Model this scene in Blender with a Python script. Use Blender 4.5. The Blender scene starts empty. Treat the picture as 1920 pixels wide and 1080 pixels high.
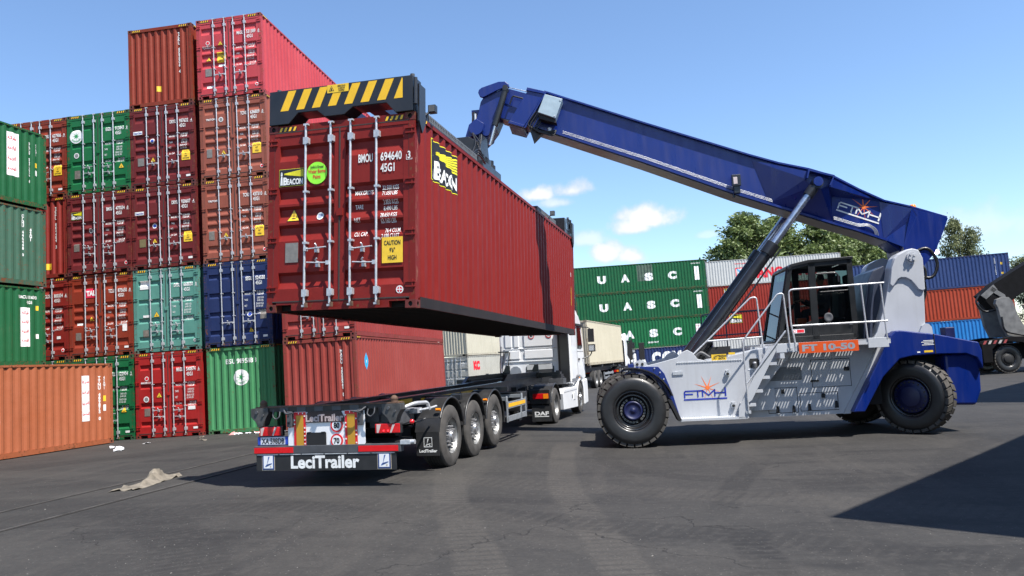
import bpy, bmesh, math, random
from mathutils import Matrix, Vector
random.seed(7)
S = bpy.context.scene
COL = S.collection
R = math.radians

# ------------------------------------------------------------------ camera
cam_yaw, cam_pitch, cam_roll = -.1366, .0996, -.0708
fw = Vector((math.sin(cam_yaw)*math.cos(cam_pitch), math.cos(cam_yaw)*math.cos(cam_pitch), math.sin(cam_pitch)))
r0 = Vector((math.cos(cam_yaw), -math.sin(cam_yaw), 0)); u0 = r0.cross(fw)
cr = r0*math.cos(cam_roll)+u0*math.sin(cam_roll); cu = -r0*math.sin(cam_roll)+u0*math.cos(cam_roll)
cd = bpy.data.cameras.new('camera'); cd.lens = 27.0; cd.sensor_width = 36; cd.clip_end = 5000; cd.clip_start = .1
cam = bpy.data.objects.new('camera', cd); COL.objects.link(cam); S.camera = cam
m = Matrix.Identity(4)
for i in range(3): m[i][0] = cr[i]; m[i][1] = cu[i]; m[i][2] = -fw[i]
m.translation = (13.9495, -24.3788, 1.6127); cam.matrix_world = m

# ------------------------------------------------------------------ sky and sun
SUN = Vector((.428, -.291, .855)).normalized()
elev = math.asin(SUN.z); azim = math.atan2(SUN.x, SUN.y)
W = bpy.data.worlds.new("World"); S.world = W; W.use_nodes = True
nt = W.node_tree; N = nt.nodes; LK = nt.links
bg = N['Background']; bg.inputs[1].default_value = .114
sky = N.new('ShaderNodeTexSky'); sky.sky_type = 'NISHITA'; sky.sun_disc = False
sky.sun_elevation = elev; sky.sun_rotation = azim
sky.air_density = 1.0; sky.dust_density = .15; sky.ozone_density = 5.0
def wm(op, a, b=None, c=None):
    n = N.new('ShaderNodeMath'); n.operation = op
    for i, q in enumerate((a, b, c)):
        if q is None: continue
        if isinstance(q, (int, float)): n.inputs[i].default_value = q
        else: LK.new(q, n.inputs[i])
    return n.outputs[0]
tc = N.new('ShaderNodeTexCoord')
def vdot(v):
    n = N.new('ShaderNodeVectorMath'); n.operation = 'DOT_PRODUCT'; LK.new(tc.outputs['Generated'], n.inputs[0]); n.inputs[1].default_value = v
    return n.outputs['Value']
nz = N.new('ShaderNodeTexNoise'); nz.inputs['Scale'].default_value = 26; nz.inputs['Detail'].default_value = 7; nz.inputs['Roughness'].default_value = .55
LK.new(tc.outputs['Generated'], nz.inputs['Vector'])
nz2 = N.new('ShaderNodeTexNoise'); nz2.inputs['Scale'].default_value = 9; nz2.inputs['Detail'].default_value = 5
LK.new(tc.outputs['Generated'], nz2.inputs['Vector'])
total = None; core = None
# fair-weather clouds by direction: azimuth and elevation of the centre, half width, half height (radians)
def cdir(az, el): return Vector((math.sin(az)*math.cos(el), math.cos(az)*math.cos(el), math.sin(el)))
CLOUDS = [(-.092, .216, .026, .015, .95), (-.050, .219, .030, .017, .95), (-.072, .204, .034, .012, .6), (.050, .171, .038, .021, 1.), (.030, .164, .030, .014, .9), (-.032, .153, .026, .014, .5), (-.013, .132, .027, .018, .95), (.022, .126, .027, .015, .95),
          (.118, .145, .015, .006, .3), (-.45, .03, .3, .03, .4), (.40, .115, .16, .030, .30), (.9, .3, .25, .08, .8), (-1.4, .4, .3, .1, .8), (2.4, .5, .4, .15, .7), (3.4, .3, .5, .1, .8)]
for az, el, sa, sb, amp in CLOUDS:
    c = cdir(az, el); t = Vector((math.cos(az), -math.sin(az), 0)); uu = t.cross(c)
    uu = -uu if uu.z < 0 else uu
    a = wm('DIVIDE', vdot(t), sa); b = wm('DIVIDE', wm('ADD', vdot(uu), 0.0), sb)
    lo = wm('MULTIPLY', wm('MINIMUM', b, 0.0), 1.7); hi = wm('MAXIMUM', b, 0.0); b2 = wm('ADD', lo, hi)
    d = wm('SQRT', wm('ADD', wm('MULTIPLY', a, a), wm('MULTIPLY', b2, b2)))
    front = wm('GREATER_THAN', vdot(c), .3)
    v = wm('MULTIPLY', wm('ADD', wm('SUBTRACT', 1.18, d), wm('MULTIPLY', wm('SUBTRACT', nz.outputs['Fac'], .5), 2.1)), front)
    mp = N.new('ShaderNodeMapRange'); mp.interpolation_type = 'SMOOTHSTEP'; mp.inputs[1].default_value = .0; mp.inputs[2].default_value = .75; mp.inputs[4].default_value = amp
    LK.new(v, mp.inputs[0])
    total = mp.outputs[0] if total is None else wm('MAXIMUM', total, mp.outputs[0])
    core = v if core is None else wm('MAXIMUM', core, v)
mx = N.new('ShaderNodeMix'); mx.data_type = 'RGBA'
LK.new(total, mx.inputs[0]); LK.new(sky.outputs[0], mx.inputs[6]); cc = N.new('ShaderNodeMix'); cc.data_type = 'RGBA'; cc.inputs[6].default_value = (3.5, 3.8, 4.25, 1); cc.inputs[7].default_value = (4.9, 4.95, 5.05, 1)
shd = N.new('ShaderNodeMapRange'); shd.inputs[1].default_value = .35; shd.inputs[2].default_value = 1.0; LK.new(wm('ADD', core, wm('MULTIPLY', wm('SUBTRACT', nz2.outputs['Fac'], .5), .8)), shd.inputs[0]); LK.new(shd.outputs[0], cc.inputs[0]); LK.new(cc.outputs[2], mx.inputs[7])
LK.new(mx.outputs[2], bg.inputs[0])
sd = bpy.data.lights.new('sun', 'SUN'); sd.energy = 5.0; sd.angle = R(.53); sd.color = (1, .955, .89)
so = bpy.data.objects.new('sun', sd); COL.objects.link(so); so.rotation_euler = SUN.to_track_quat('Z', 'Y').to_euler()
so.location = (0, 0, 60)
S.view_settings.view_transform = 'Standard'; S.view_settings.look = 'None'; S.view_settings.exposure = 1.0; S.view_settings.gamma = 1
S.render.engine = 'CYCLES'; S.cycles.use_denoising = True; S.cycles.max_bounces = 6; S.cycles.transparent_max_bounces = 12
try: S.cycles.denoiser = 'OPENIMAGEDENOISE'
except Exception: pass

# ------------------------------------------------------------------ materials
MATS = {}
def new_mat(name):
    M = bpy.data.materials.new(name); M.use_nodes = True
    return M, M.node_tree, M.node_tree.nodes['Principled BSDF']
def nd(T, kind, **kw):
    n = T.nodes.new(kind)
    for k, v in kw.items():
        if k in n.inputs: n.inputs[k].default_value = v
        else: setattr(n, k, v)
    return n
def mixc(T, fac, a, b):
    n = T.nodes.new('ShaderNodeMix'); n.data_type = 'RGBA'
    for s, q in ((0, fac), (6, a), (7, b)):
        if isinstance(q, (tuple, list)): n.inputs[s].default_value = (*q[:3], 1)
        elif isinstance(q, (int, float)): n.inputs[s].default_value = q
        else: T.links.new(q, n.inputs[s])
    return n.outputs[2]
def ramp(T, src, lo, hi, a=0., b=1.):
    n = T.nodes.new('ShaderNodeMapRange'); n.inputs[1].default_value = lo; n.inputs[2].default_value = hi; n.inputs[3].default_value = a; n.inputs[4].default_value = b
    T.links.new(src, n.inputs[0]); return n.outputs[0]
def mth(T, op, a, b=None, c=None):
    n = T.nodes.new('ShaderNodeMath'); n.operation = op
    for i, q in enumerate((a, b, c)):
        if q is None: continue
        if isinstance(q, (int, float)): n.inputs[i].default_value = q
        else: T.links.new(q, n.inputs[i])
    return n.outputs[0]
def plain(name, rgb, rough=.5, metal=0., var=.12, scale=6., coat=0., bump=0.):
    """plain painted / plastic / metal surface with a little uneven wear"""
    if name in MATS: return MATS[name]
    M, T, P = new_mat(name)
    co = nd(T, 'ShaderNodeTexCoord'); n = nd(T, 'ShaderNodeTexNoise', Scale=scale, Detail=6.)
    T.links.new(co.outputs['Object'], n.inputs['Vector'])
    f = ramp(T, n.outputs['Fac'], .3, .7)
    T.links.new(mixc(T, f, tuple(c*(1-var) for c in rgb), tuple(min(1, c*(1+var)) for c in rgb)), P.inputs['Base Color'])
    P.inputs['Metallic'].default_value = metal
    T.links.new(ramp(T, n.outputs['Fac'], .2, .8, max(.03, rough-.08), min(1, rough+.1)), P.inputs['Roughness'])
    if coat: P.inputs['Coat Weight'].default_value = coat; P.inputs['Coat Roughness'].default_value = .08
    if bump:
        b = nd(T, 'ShaderNodeBump', Strength=bump, Distance=.01); T.links.new(n.outputs['Fac'], b.inputs['Height']); T.links.new(b.outputs[0], P.inputs['Normal'])
    MATS[name] = M; return M
def paint(name, rgb, rust=.35, fade=.25, rustcol=(.13, .05, .022), rough=.5, edge=False, dark=.5):
    """weathered container paint: faded patches, vertical run streaks, rust specks, dents"""
    if name in MATS: return MATS[name]
    M, T, P = new_mat(name)
    co = nd(T, 'ShaderNodeTexCoord'); oi = nd(T, 'ShaderNodeObjectInfo')
    va = nd(T, 'ShaderNodeVectorMath', operation='ADD'); sc = nd(T, 'ShaderNodeMath', operation='MULTIPLY'); sc.inputs[1].default_value = 60
    T.links.new(oi.outputs['Random'], sc.inputs[0]); T.links.new(co.outputs['Object'], va.inputs[0]); T.links.new(sc.outputs[0], va.inputs[1])
    def noise(scale, detail, stretch=None, rg=.55):
        n = nd(T, 'ShaderNodeTexNoise', Scale=scale, Detail=detail, Roughness=rg); v = va.outputs[0]
        if stretch:
            mp = nd(T, 'ShaderNodeMapping'); mp.inputs['Scale'].default_value = stretch; T.links.new(v, mp.inputs[0]); v = mp.outputs[0]
        T.links.new(v, n.inputs['Vector']); return n.outputs['Fac']
    big = noise(.55, 4.); mid = noise(3., 6.); fine = noise(14., 6., None, .65); streak = noise(4., 5., (1.6, 1.6, .12)); streak2 = noise(11., 3., (1.5, 1.5, .07))
    g = sum(rgb)/3
    faded = tuple(min(.8, c*1.10+g*.07+.004) for c in rgb); deep = tuple(c*(1-dark*.45) for c in rgb)
    c1 = mixc(T, mth(T, 'MULTIPLY', ramp(T, big, .35, .7), fade*2.2), rgb, faded)
    c2 = mixc(T, mth(T, 'MULTIPLY', ramp(T, streak, .52, .72), .45), c1, deep)
    c3 = mixc(T, mth(T, 'MULTIPLY', ramp(T, mid, .5, .8), .25), c2, faded)
    lo = .70-.12*rust-(.06 if edge else 0)
    rs = mth(T, 'MAXIMUM', ramp(T, fine, lo, lo+.05), mth(T, 'MULTIPLY', ramp(T, streak2, .66-.05*rust, .74), .6*rust))
    rs = mth(T, 'MULTIPLY', rs, ramp(T, mid, .40, .58))
    c4 = mixc(T, rs, c3, rustcol)
    T.links.new(c4, P.inputs['Base Color'])
    T.links.new(ramp(T, mid, .3, .7, rough-.08, rough+.12), P.inputs['Roughness'])
    P.inputs['Specular IOR Level'].default_value = .22
    b = nd(T, 'ShaderNodeBump', Strength=.25, Distance=.035); T.links.new(mid, b.inputs['Height']); T.links.new(b.outputs[0], P.inputs['Normal'])
    MATS[name] = M; return M
def sticker(name, rgb): return plain('sticker '+name, rgb, .45, 0, .06, 20)
black = plain('black steel', (.012, .012, .014), .38, 0, .25, 4., .25)
dblack = plain('matt black', (.009, .009, .010), .7, 0, .2, 3.)
rubber = plain('tyre rubber', (.020, .020, .020), .72, 0, .3, 7., 0, .25)
rubber_worn = plain('dusty tyre rubber', (.052, .048, .044), .85, 0, .3, 5., 0, .2)
galv = plain('galvanised steel', (.50, .51, .53), .42, .45, .15, 18.)
steel = plain('bright steel', (.62, .62, .64), .24, .95, .1, 10.)
white = plain('white paint', (.74, .75, .76), .32, 0, .04, 3., .4)
wlet = plain('white lettering', (.72, .72, .70), .55, 0, .14, 9.)
yel = plain('hazard yellow', (.80, .46, .015), .45, 0, .06, 5.)
ylab = plain('label yellow', (.78, .50, .03), .45, 0, .08, 9.)
def machine_paint(name, rgb, rough, coat, dirt=.35, grime=(.10, .095, .085)):
    M, T, P = new_mat(name); co = nd(T, 'ShaderNodeTexCoord'); n = nd(T, 'ShaderNodeTexNoise', Scale=2.2, Detail=6.); T.links.new(co.outputs['Object'], n.inputs['Vector'])
    mp = nd(T, 'ShaderNodeMapping'); mp.inputs['Scale'].default_value = (3.2, 3.2, .3); T.links.new(co.outputs['Object'], mp.inputs[0]); st_ = nd(T, 'ShaderNodeTexNoise', Scale=2.5, Detail=5.); T.links.new(mp.outputs[0], st_.inputs['Vector'])
    f2 = nd(T, 'ShaderNodeTexNoise', Scale=22., Detail=5., Roughness=.7); T.links.new(co.outputs['Object'], f2.inputs['Vector'])
    c = mixc(T, ramp(T, n.outputs['Fac'], .3, .7), tuple(q*.93 for q in rgb), tuple(q*1.06 for q in rgb)); k = mth(T, 'MULTIPLY', ramp(T, st_.outputs['Fac'], .52, .72), dirt*.6)
    k = mth(T, 'MAXIMUM', k, mth(T, 'MULTIPLY', mth(T, 'MULTIPLY', ramp(T, f2.outputs['Fac'], .60, .70), ramp(T, n.outputs['Fac'], .48, .60)), dirt)); c = mixc(T, k, c, grime)
    T.links.new(c, P.inputs['Base Color']); T.links.new(ramp(T, st_.outputs['Fac'], .3, .7, rough-.06, rough+.18), P.inputs['Roughness']); P.inputs['Coat Weight'].default_value = coat; P.inputs['Coat Roughness'].default_value = .1
    MATS[name] = M; return M
red = plain('signal red', (.62, .012, .02), .35, 0, .08, 8.)
grey = None
dgrey = plain('dark grey steel', (.06, .062, .068), .5, 0, .2, 5.)
blue = None
grey = machine_paint('machine grey', (.425, .44, .465), .38, .15, .17); blue = machine_paint('machine blue', (.0012, .0150, .142), .30, .08, .12, (.03, .04, .075))
orange = plain('orange plate', (.60, .075, .008), .4, 0, .06, 5.)
gasket = plain('rubber gasket', (.035, .030, .028), .8, 0, .2, 12.)
gap_dark = plain('underside black', (.014, .012, .012), .8, 0, .3, 2.)
brownrail = plain('rusty steel', (.10, .055, .035), .8, 0, .4, 14.)
hose = plain('rubber hose', (.008, .008, .009), .4, 0, .1, 20.)
amber = plain('amber lens', (.85, .24, .01), .2, 0, .05, 10., .6)
redlens = plain('red lens', (.55, .008, .012), .15, 0, .15, 14., .8)
whitelens = plain('clear lens', (.55, .45, .42), .2, 0, .1, 14., .6)
blue_ink = plain('blue print', (.02, .05, .30), .5, 0, .1, 9.)
red_ink = plain('red print', (.60, .015, .03), .5, 0, .1, 9.)
green_ink = plain('green print', (.02, .25, .07), .5, 0, .1, 9.)
black_ink = plain('black print', (.012, .012, .015), .5, 0, .1, 9.)
def glass_mat(name, tint, refl=.16):
    if name in MATS: return MATS[name]
    M = bpy.data.materials.new(name); M.use_nodes = True; T = M.node_tree
    T.nodes.remove(T.nodes['Principled BSDF']); out = T.nodes['Material Output']
    tr = nd(T, 'ShaderNodeBsdfTransparent'); tr.inputs[0].default_value = (*tint, 1)
    gl = nd(T, 'ShaderNodeBsdfGlossy', Roughness=.02); fr = nd(T, 'ShaderNodeFresnel', IOR=1.32)
    f = mth(T, 'ADD', fr.outputs[0], refl*.3); mix = nd(T, 'ShaderNodeMixShader')
    T.links.new(f, mix.inputs[0]); T.links.new(tr.outputs[0], mix.inputs[1]); T.links.new(gl.outputs[0], mix.inputs[2]); T.links.new(mix.outputs[0], out.inputs[0])
    MATS[name] = M; return M
glass = glass_mat('tinted cab glass', (.36, .42, .39), .0)
glass_tree_tint = glass_mat('windscreen tree reflection tint', (.12, .26, .16), .0)  # green of trees mirrored in the windscreen is put into the tint
glass_dark = glass_mat('dark truck glass', (.10, .12, .13), .3)
def emit(name, rgb, st):
    M, T, P = new_mat(name); P.inputs['Emission Color'].default_value = (*rgb, 1); P.inputs['Emission Strength'].default_value = st; P.inputs['Base Color'].default_value = (*rgb, 1); return M
green_led = emit('lit green lamp', (.03, 1, .25), 1.0)
white_led = emit('lit white lamp', (1, .75, .95), 3.0)
red_led = emit('lit tail lamp', (1, .02, .03), 1.6)

# ------------------------------------------------------------------ mesh helpers
class MB:
    def __init__(s): s.v = []; s.f = []; s.m = []; s.s = []
    def add(s, vs, fs, mi=0, smooth=False):
        o = len(s.v); s.v += [tuple(q) for q in vs]
        for f in fs: s.f.append(tuple(i+o for i in f)); s.m.append(mi); s.s.append(smooth)
        return s
    def box(s, x0, y0, z0, x1, y1, z1, mi=0, M=None):
        vs = [Vector(p) for p in ((x0, y0, z0), (x1, y0, z0), (x1, y1, z0), (x0, y1, z0), (x0, y0, z1), (x1, y0, z1), (x1, y1, z1), (x0, y1, z1))]
        if M is not None: vs = [M @ q for q in vs]
        return s.add(vs, [(3, 2, 1, 0), (4, 5, 6, 7), (0, 1, 5, 4), (1, 2, 6, 5), (2, 3, 7, 6), (3, 0, 4, 7)], mi)
    def cyl(s, p0, p1, r0, r1=None, n=14, mi=0, caps=True):
        p0 = Vector(p0); p1 = Vector(p1); r1 = r0 if r1 is None else r1
        d = (p1-p0).normalized(); a = d.orthogonal().normalized(); b = d.cross(a)
        A = [p0+(a*math.cos(t)+b*math.sin(t))*r0 for t in [2*math.pi*i/n for i in range(n)]]
        B = [p1+(a*math.cos(t)+b*math.sin(t))*r1 for t in [2*math.pi*i/n for i in range(n)]]
        s.add(A+B, [(i, (i+1) % n, n+(i+1) % n, n+i) for i in range(n)], mi, True)
        if caps: s.add(A, [tuple(range(n))[::-1]], mi); s.add(B, [tuple(range(n))], mi)
        return s
    def tube(s, pts, r, n=8, mi=0, round_=0.):
        pts = [Vector(p) for p in pts]
        if round_ and len(pts) > 2:
            q = [pts[0]]
            for i in range(1, len(pts)-1):
                a, b, c = pts[i-1], pts[i], pts[i+1]
                k = min(round_, (a-b).length*.45, (c-b).length*.45)
                e, f = b+(a-b).normalized()*k, b+(c-b).normalized()*k
                for t in (0, .25, .5, .75, 1): q.append(e*(1-t)**2+b*2*t*(1-t)+f*t*t)
            pts = q+[pts[-1]]
        rings = []; a = None
        for i, p in enumerate(pts):
            d = (pts[min(i+1, len(pts)-1)]-pts[max(i-1, 0)]).normalized()
            a = d.orthogonal().normalized() if a is None else (a-d*a.dot(d)).normalized()
            b = d.cross(a); rings.append([p+(a*math.cos(2*math.pi*k/n)+b*math.sin(2*math.pi*k/n))*r for k in range(n)])
        vs = [v for g in rings for v in g]
        fs = [(i*n+k, i*n+(k+1) % n, (i+1)*n+(k+1) % n, (i+1)*n+k) for i in range(len(pts)-1) for k in range(n)]
        s.add(vs, fs, mi, True); s.add(rings[0], [tuple(range(n))[::-1]], mi); s.add(rings[-1], [tuple(range(n))], mi)
        return s
    def prism(s, poly, axis, a0, a1, mi=0, mi2=None):
        """outline in the two other axes, extruded along 'axis' from a0 to a1"""
        def P(p, t): return (t, p[0], p[1]) if axis == 'x' else (p[0], t, p[1]) if axis == 'y' else (p[0], p[1], t)
        n = len(poly); area = sum(poly[i][0]*poly[(i+1) % n][1]-poly[(i+1) % n][0]*poly[i][1] for i in range(n))
        A = [P(p, a0) for p in poly]; B = [P(p, a1) for p in poly]
        fs = [tuple(range(n)), tuple(range(n, 2*n))[::-1]]+[(i, n+i, n+(i+1) % n, (i+1) % n) for i in range(n)]
        flip = (area > 0) != (axis == 'y')
        if a1 < a0: flip = not flip
        if flip: fs = [f[::-1] for f in fs]
        return s.add(A+B, fs, mi)
    def lathe(s, prof, o, d, n=28, mi=0, smooth=True, arc=(0, 2*math.pi), ref=None):
        """profile (radius, distance along d) turned about axis d through o"""
        o = Vector(o); d = Vector(d).normalized(); a = Vector(ref).normalized() if ref else d.orthogonal().normalized(); b = d.cross(a)
        full = abs(arc[1]-arc[0]-2*math.pi) < 1e-6; k = n if full else n+1
        vs = []
        for r, t in prof:
            for i in range(k):
                q = arc[0]+(arc[1]-arc[0])*i/n; vs.append(o+d*t+(a*math.cos(q)+b*math.sin(q))*r)
        fs = []
        for j in range(len(prof)-1):
            for i in range(n):
                i2 = (i+1) % k if full else i+1
                fs.append((j*k+i, j*k+i2, (j+1)*k+i2, (j+1)*k+i))
        return s.add(vs, fs, mi, smooth)
    def disc(s, o, d, r, n=20, mi=0):
        o = Vector(o); d = Vector(d).normalized(); a = d.orthogonal().normalized(); b = d.cross(a)
        return s.add([o+(a*math.cos(2*math.pi*i/n)+b*math.sin(2*math.pi*i/n))*r for i in range(n)], [tuple(range(n))], mi)
    def flat(s, poly, fn, mi=0):
        return s.add([fn(a, b) for a, b in poly], [tuple(range(len(poly)))], mi)
    def text(s, body, fn, a, b, h, mi=0, w=None, bold=.02, align='L', sx=.8, brk=None):
        """lettering: fn maps (across, up) to a point; brk = (axis, positions) where the sheet under it folds"""
        V, F, wid = glyphs(body, bold)
        kx = h/.72*sx; kz = h/.72
        if w: kx = w/max(wid, .01)
        off = 0 if align == 'L' else -wid*kx*(.5 if align == 'C' else 1)
        P = [(a+off+x*kx, b+y*kz) for x, y in V]
        if brk: P, F = cut(P, F, brk)
        return s.add([fn(x, y) for x, y in P], F, mi)
    def poly2(s, P, F, fn, mi=0, brk=None):
        if brk: P, F = cut(P, F, brk)
        return s.add([fn(x, y) for x, y in P], F, mi)
    def mesh(s, name, mats):
        me = bpy.data.meshes.new(name); me.from_pydata(s.v, [], s.f)
        for q in mats: me.materials.append(q)
        me.polygons.foreach_set('material_index', s.m); me.polygons.foreach_set('use_smooth', s.s); me.update()
        return me
    def build(s, name, mats, parent=None, bevel=0., M=None):
        if not isinstance(mats, (list, tuple)): mats = [mats]
        o = bpy.data.objects.new(name, s.mesh(name, mats)); COL.objects.link(o)
        if parent is not None: o.parent = parent
        if M is not None: o.matrix_basis = M
        if bevel:
            b = o.modifiers.new('bevel', 'BEVEL'); b.width = bevel; b.segments = 2; b.limit_method = 'ANGLE'; b.angle_limit = R(35)
        return o
def put(me, name, parent, mat0=None):
    o = bpy.data.objects.new(name, me); COL.objects.link(o); o.parent = parent
    if mat0 is not None:
        o.material_slots[0].link = 'OBJECT'; o.material_slots[0].material = mat0
    return o
GL = {}
def glyphs(body, bold):
    k = (body, bold)
    if k in GL: return GL[k]
    c = bpy.data.curves.new('t', 'FONT'); c.body = body; c.size = 1; c.resolution_u = 3; c.offset = bold; c.fill_mode = 'FRONT'
    o = bpy.data.objects.new('t', c); me = o.to_mesh()
    V = [(v.co.x, v.co.y) for v in me.vertices]; F = [tuple(p.vertices) for p in me.polygons if p.normal.z > -.5]
    o.to_mesh_clear(); bpy.data.objects.remove(o); bpy.data.curves.remove(c)
    x0 = min([p[0] for p in V], default=0); V = [(x-x0, y) for x, y in V]
    GL[k] = (V, F, max([p[0] for p in V], default=1)); return GL[k]
def cut(P, F, brk):
    ax, pos = brk; bm = bmesh.new(); vs = [bm.verts.new((x, y, 0)) for x, y in P]
    for f in F:
        try: bm.faces.new([vs[i] for i in f])
        except ValueError: pass
    lo = min(p[ax] for p in P); hi = max(p[ax] for p in P)
    for t in pos:
        if lo < t < hi:
            bmesh.ops.bisect_plane(bm, geom=bm.verts[:]+bm.edges[:]+bm.faces[:], plane_co=(t, 0, 0) if ax == 0 else (0, t, 0), plane_no=(1, 0, 0) if ax == 0 else (0, 1, 0))
    bm.verts.index_update(); bm.verts.ensure_lookup_table()
    P2 = [(v.co.x, v.co.y) for v in bm.verts]; F2 = [tuple(v.index for v in f.verts) for f in bm.faces]; bm.free(); return P2, F2
def thing(name, label, cat, loc=(0, 0, 0), rot=(0, 0, 0), group=None):
    o = bpy.data.objects.new(name, None); COL.objects.link(o); o.empty_display_size = .3; o.location = loc; o.rotation_euler = rot
    return tag(o, label, cat, group)
def tag(o, label, cat, group=None):
    o['label'] = label; o['category'] = cat
    if group: o['group'] = group
    return o
def structure(o): o['kind'] = 'structure'; return o
def rect(a0, b0, a1, b1): return [(a0, b0), (a1, b0), (a1, b1), (a0, b1)]
def circ(a, b, r, n=20, ra=None): return [(a+(ra or r)*math.cos(2*math.pi*i/n), b+r*math.sin(2*math.pi*i/n)) for i in range(n)]

# ------------------------------------------------------------------ ground
GX = [(-600, 0), (6, 0), (9, -.02), (11, -.06), (14, -.245), (19.5, -.345), (30, -.46), (600, -.46)]
def gz(x, y):
    z = GX[-1][1] if x > 600 else 0.
    for (a, za), (b, zb) in zip(GX, GX[1:]):
        if x <= b:
            t = (x-a)/(b-a); z = za+(zb-za)*t; break
    t = min(1, max(0, (y-14)/22)); t = t*t*(3-2*t)
    return z*(1-t)
def axis_pts(lo, hi, fine_lo, fine_hi, st):
    q = []; x = fine_lo
    while x <= fine_hi+1e-6: q.append(x); x += st
    x = fine_lo; k = st
    while x > lo: k *= 1.35; x -= k; q.append(x)
    x = fine_hi; k = st
    while x < hi: k *= 1.35; x += k; q.append(x)
    return sorted(q)
gxs = axis_pts(-900, 900, -8, 34, .5); gys = axis_pts(-300, 1500, -26, 40, 1.0)
g = MB(); nx = len(gxs)
g.v = [(x, y, gz(x, y)) for y in gys for x in gxs]
g.f = [(j*nx+i, j*nx+i+1, (j+1)*nx+i+1, (j+1)*nx+i) for j in range(len(gys)-1) for i in range(nx-1)]
g.m = [0]*len(g.f); g.s = [True]*len(g.f)
def asphalt_mat():
    M, T, P = new_mat('asphalt'); co = nd(T, 'ShaderNodeTexCoord'); v = co.outputs['Object']
    def noise(sc, det, rg=.6, st=None, rot=0):
        n = nd(T, 'ShaderNodeTexNoise', Scale=sc, Detail=det, Roughness=rg); q = v
        if st:
            mp = nd(T, 'ShaderNodeMapping'); mp.inputs['Scale'].default_value = st; mp.inputs['Rotation'].default_value = (0, 0, rot); T.links.new(v, mp.inputs[0]); q = mp.outputs[0]
        T.links.new(q, n.inputs['Vector']); return n.outputs['Fac']
    big = noise(.16, 5); mid = noise(1.1, 6); fine = noise(30, 4, .75); grit = noise(9., 5, .7); str1 = noise(.9, 5, .6, (.25, 1.6, 1), R(18)); str2 = noise(1.4, 4, .6, (1.7, .2, 1), R(-14))
    c = mixc(T, ramp(T, big, .35, .68), (.021, .0200, .0193), (.036, .0342, .0322))
    c = mixc(T, mth(T, 'MULTIPLY', ramp(T, mid, .35, .7), .55), c, (.045, .0422, .0390))
    c = mixc(T, mth(T, 'MULTIPLY', ramp(T, str1, .5, .66), .75), c, (.0150, .0143, .0146))
    c = mixc(T, mth(T, 'MULTIPLY', ramp(T, str2, .52, .68), .55), c, (.050, .0460, .0415))
    # tyre tracks swept round by the machines: dark and pale arcs with tread ribs
    sx = nd(T, 'ShaderNodeSeparateXYZ'); T.links.new(v, sx.inputs[0]); X, Y = sx.outputs[0], sx.outputs[1]
    wob = mth(T, 'MULTIPLY', mth(T, 'SUBTRACT', big, .5), .5)
    LT, DK = (.058, .053, .047), (.0125, .0120, .0122)
    for cx, cy, rad, wd, col, amt, rib, y0, y1 in ((50.9, -8., 38.28, .27, LT, .95, 1, -30, -7), (69.7, 1., 60.1, .27, LT, .90, 1, -30, -11), (75., -17., 60., .24, DK, .85, 1, -19.5, -15.2), (63.6, -26.2, 50., .22, DK, .55, 0, -15.5, -10),
                                           (27.4, -36.5, 40., .85, DK, .6, 0, -14, 4), (-49., -13.5, 60.1, .55, LT, .35, 0, -30, -8), (24., -13.5, 5.6, .3, DK, .5, 1, -19, -6), (8., -30., 15.5, .40, DK, .55, 1, -26, -8), (8., -30., 17.6, .45, LT, .45, 1, -26, -8),
                                           (2., -22., 9., .45, DK, .45, 1, -30, -10), (17., -9.5, 3.6, .25, DK, .45, 0, -14, -5), (30., 0., 12.5, .35, DK, .5, 1, -13, 12), (-20., -60., 55., .5, LT, .35, 0, -30, 0)):
        dx = mth(T, 'SUBTRACT', X, cx); dy = mth(T, 'SUBTRACT', Y, cy)
        d = mth(T, 'SQRT', mth(T, 'ADD', mth(T, 'MULTIPLY', dx, dx), mth(T, 'MULTIPLY', dy, dy)))
        e = mth(T, 'ABSOLUTE', mth(T, 'ADD', mth(T, 'SUBTRACT', d, rad), wob)); k = ramp(T, e, wd, wd*.72)
        if rib:
            an = mth(T, 'ARCTAN2', dy, dx); w_ = mth(T, 'SINE', mth(T, 'MULTIPLY', an, rad*2*math.pi/.16))
            k = mth(T, 'MULTIPLY', k, ramp(T, w_, -.75, -.1, .40, 1.))
        k = mth(T, 'MULTIPLY', mth(T, 'MULTIPLY', k, amt), ramp(T, mid, .3, .6, .45, 1.)); k = mth(T, 'MULTIPLY', k, mth(T, 'MULTIPLY', ramp(T, Y, y0, y0+1.2), ramp(T, Y, y1, y1-1.5)))
        c = mixc(T, k, c, col)
    # cracks
    vo = nd(T, 'ShaderNodeTexVoronoi', feature='DISTANCE_TO_EDGE', Scale=.30); 
    wv = nd(T, 'ShaderNodeVectorMath', operation='ADD'); nn = nd(T, 'ShaderNodeTexNoise', Scale=1.6, Detail=8.); T.links.new(v, nn.inputs['Vector'])
    T.links.new(v, wv.inputs[0]); T.links.new(nn.outputs['Color'], wv.inputs[1]); T.links.new(wv.outputs[0], vo.inputs['Vector'])
    ck = mth(T, 'MULTIPLY', ramp(T, vo.outputs['Distance'], .0045, .0015), ramp(T, big, .53, .60))
    c = mixc(T, mth(T, 'MULTIPLY', ck, .8), c, (.010, .0095, .0095))
    # oil spots and stone chips
    sp = nd(T, 'ShaderNodeTexVoronoi', Scale=22.); T.links.new(v, sp.inputs['Vector'])
    chip = mth(T, 'MULTIPLY', ramp(T, sp.outputs['Distance'], .21, .12), ramp(T, noise(8., 2), .47, .60)); c = mixc(T, mth(T, 'MULTIPLY', chip, .8), c, (.115, .108, .10))
    oil = noise(.55, 3, .5); c = mixc(T, mth(T, 'MULTIPLY', ramp(T, oil, .66, .74), .6), c, (.013, .0125, .013))
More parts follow.
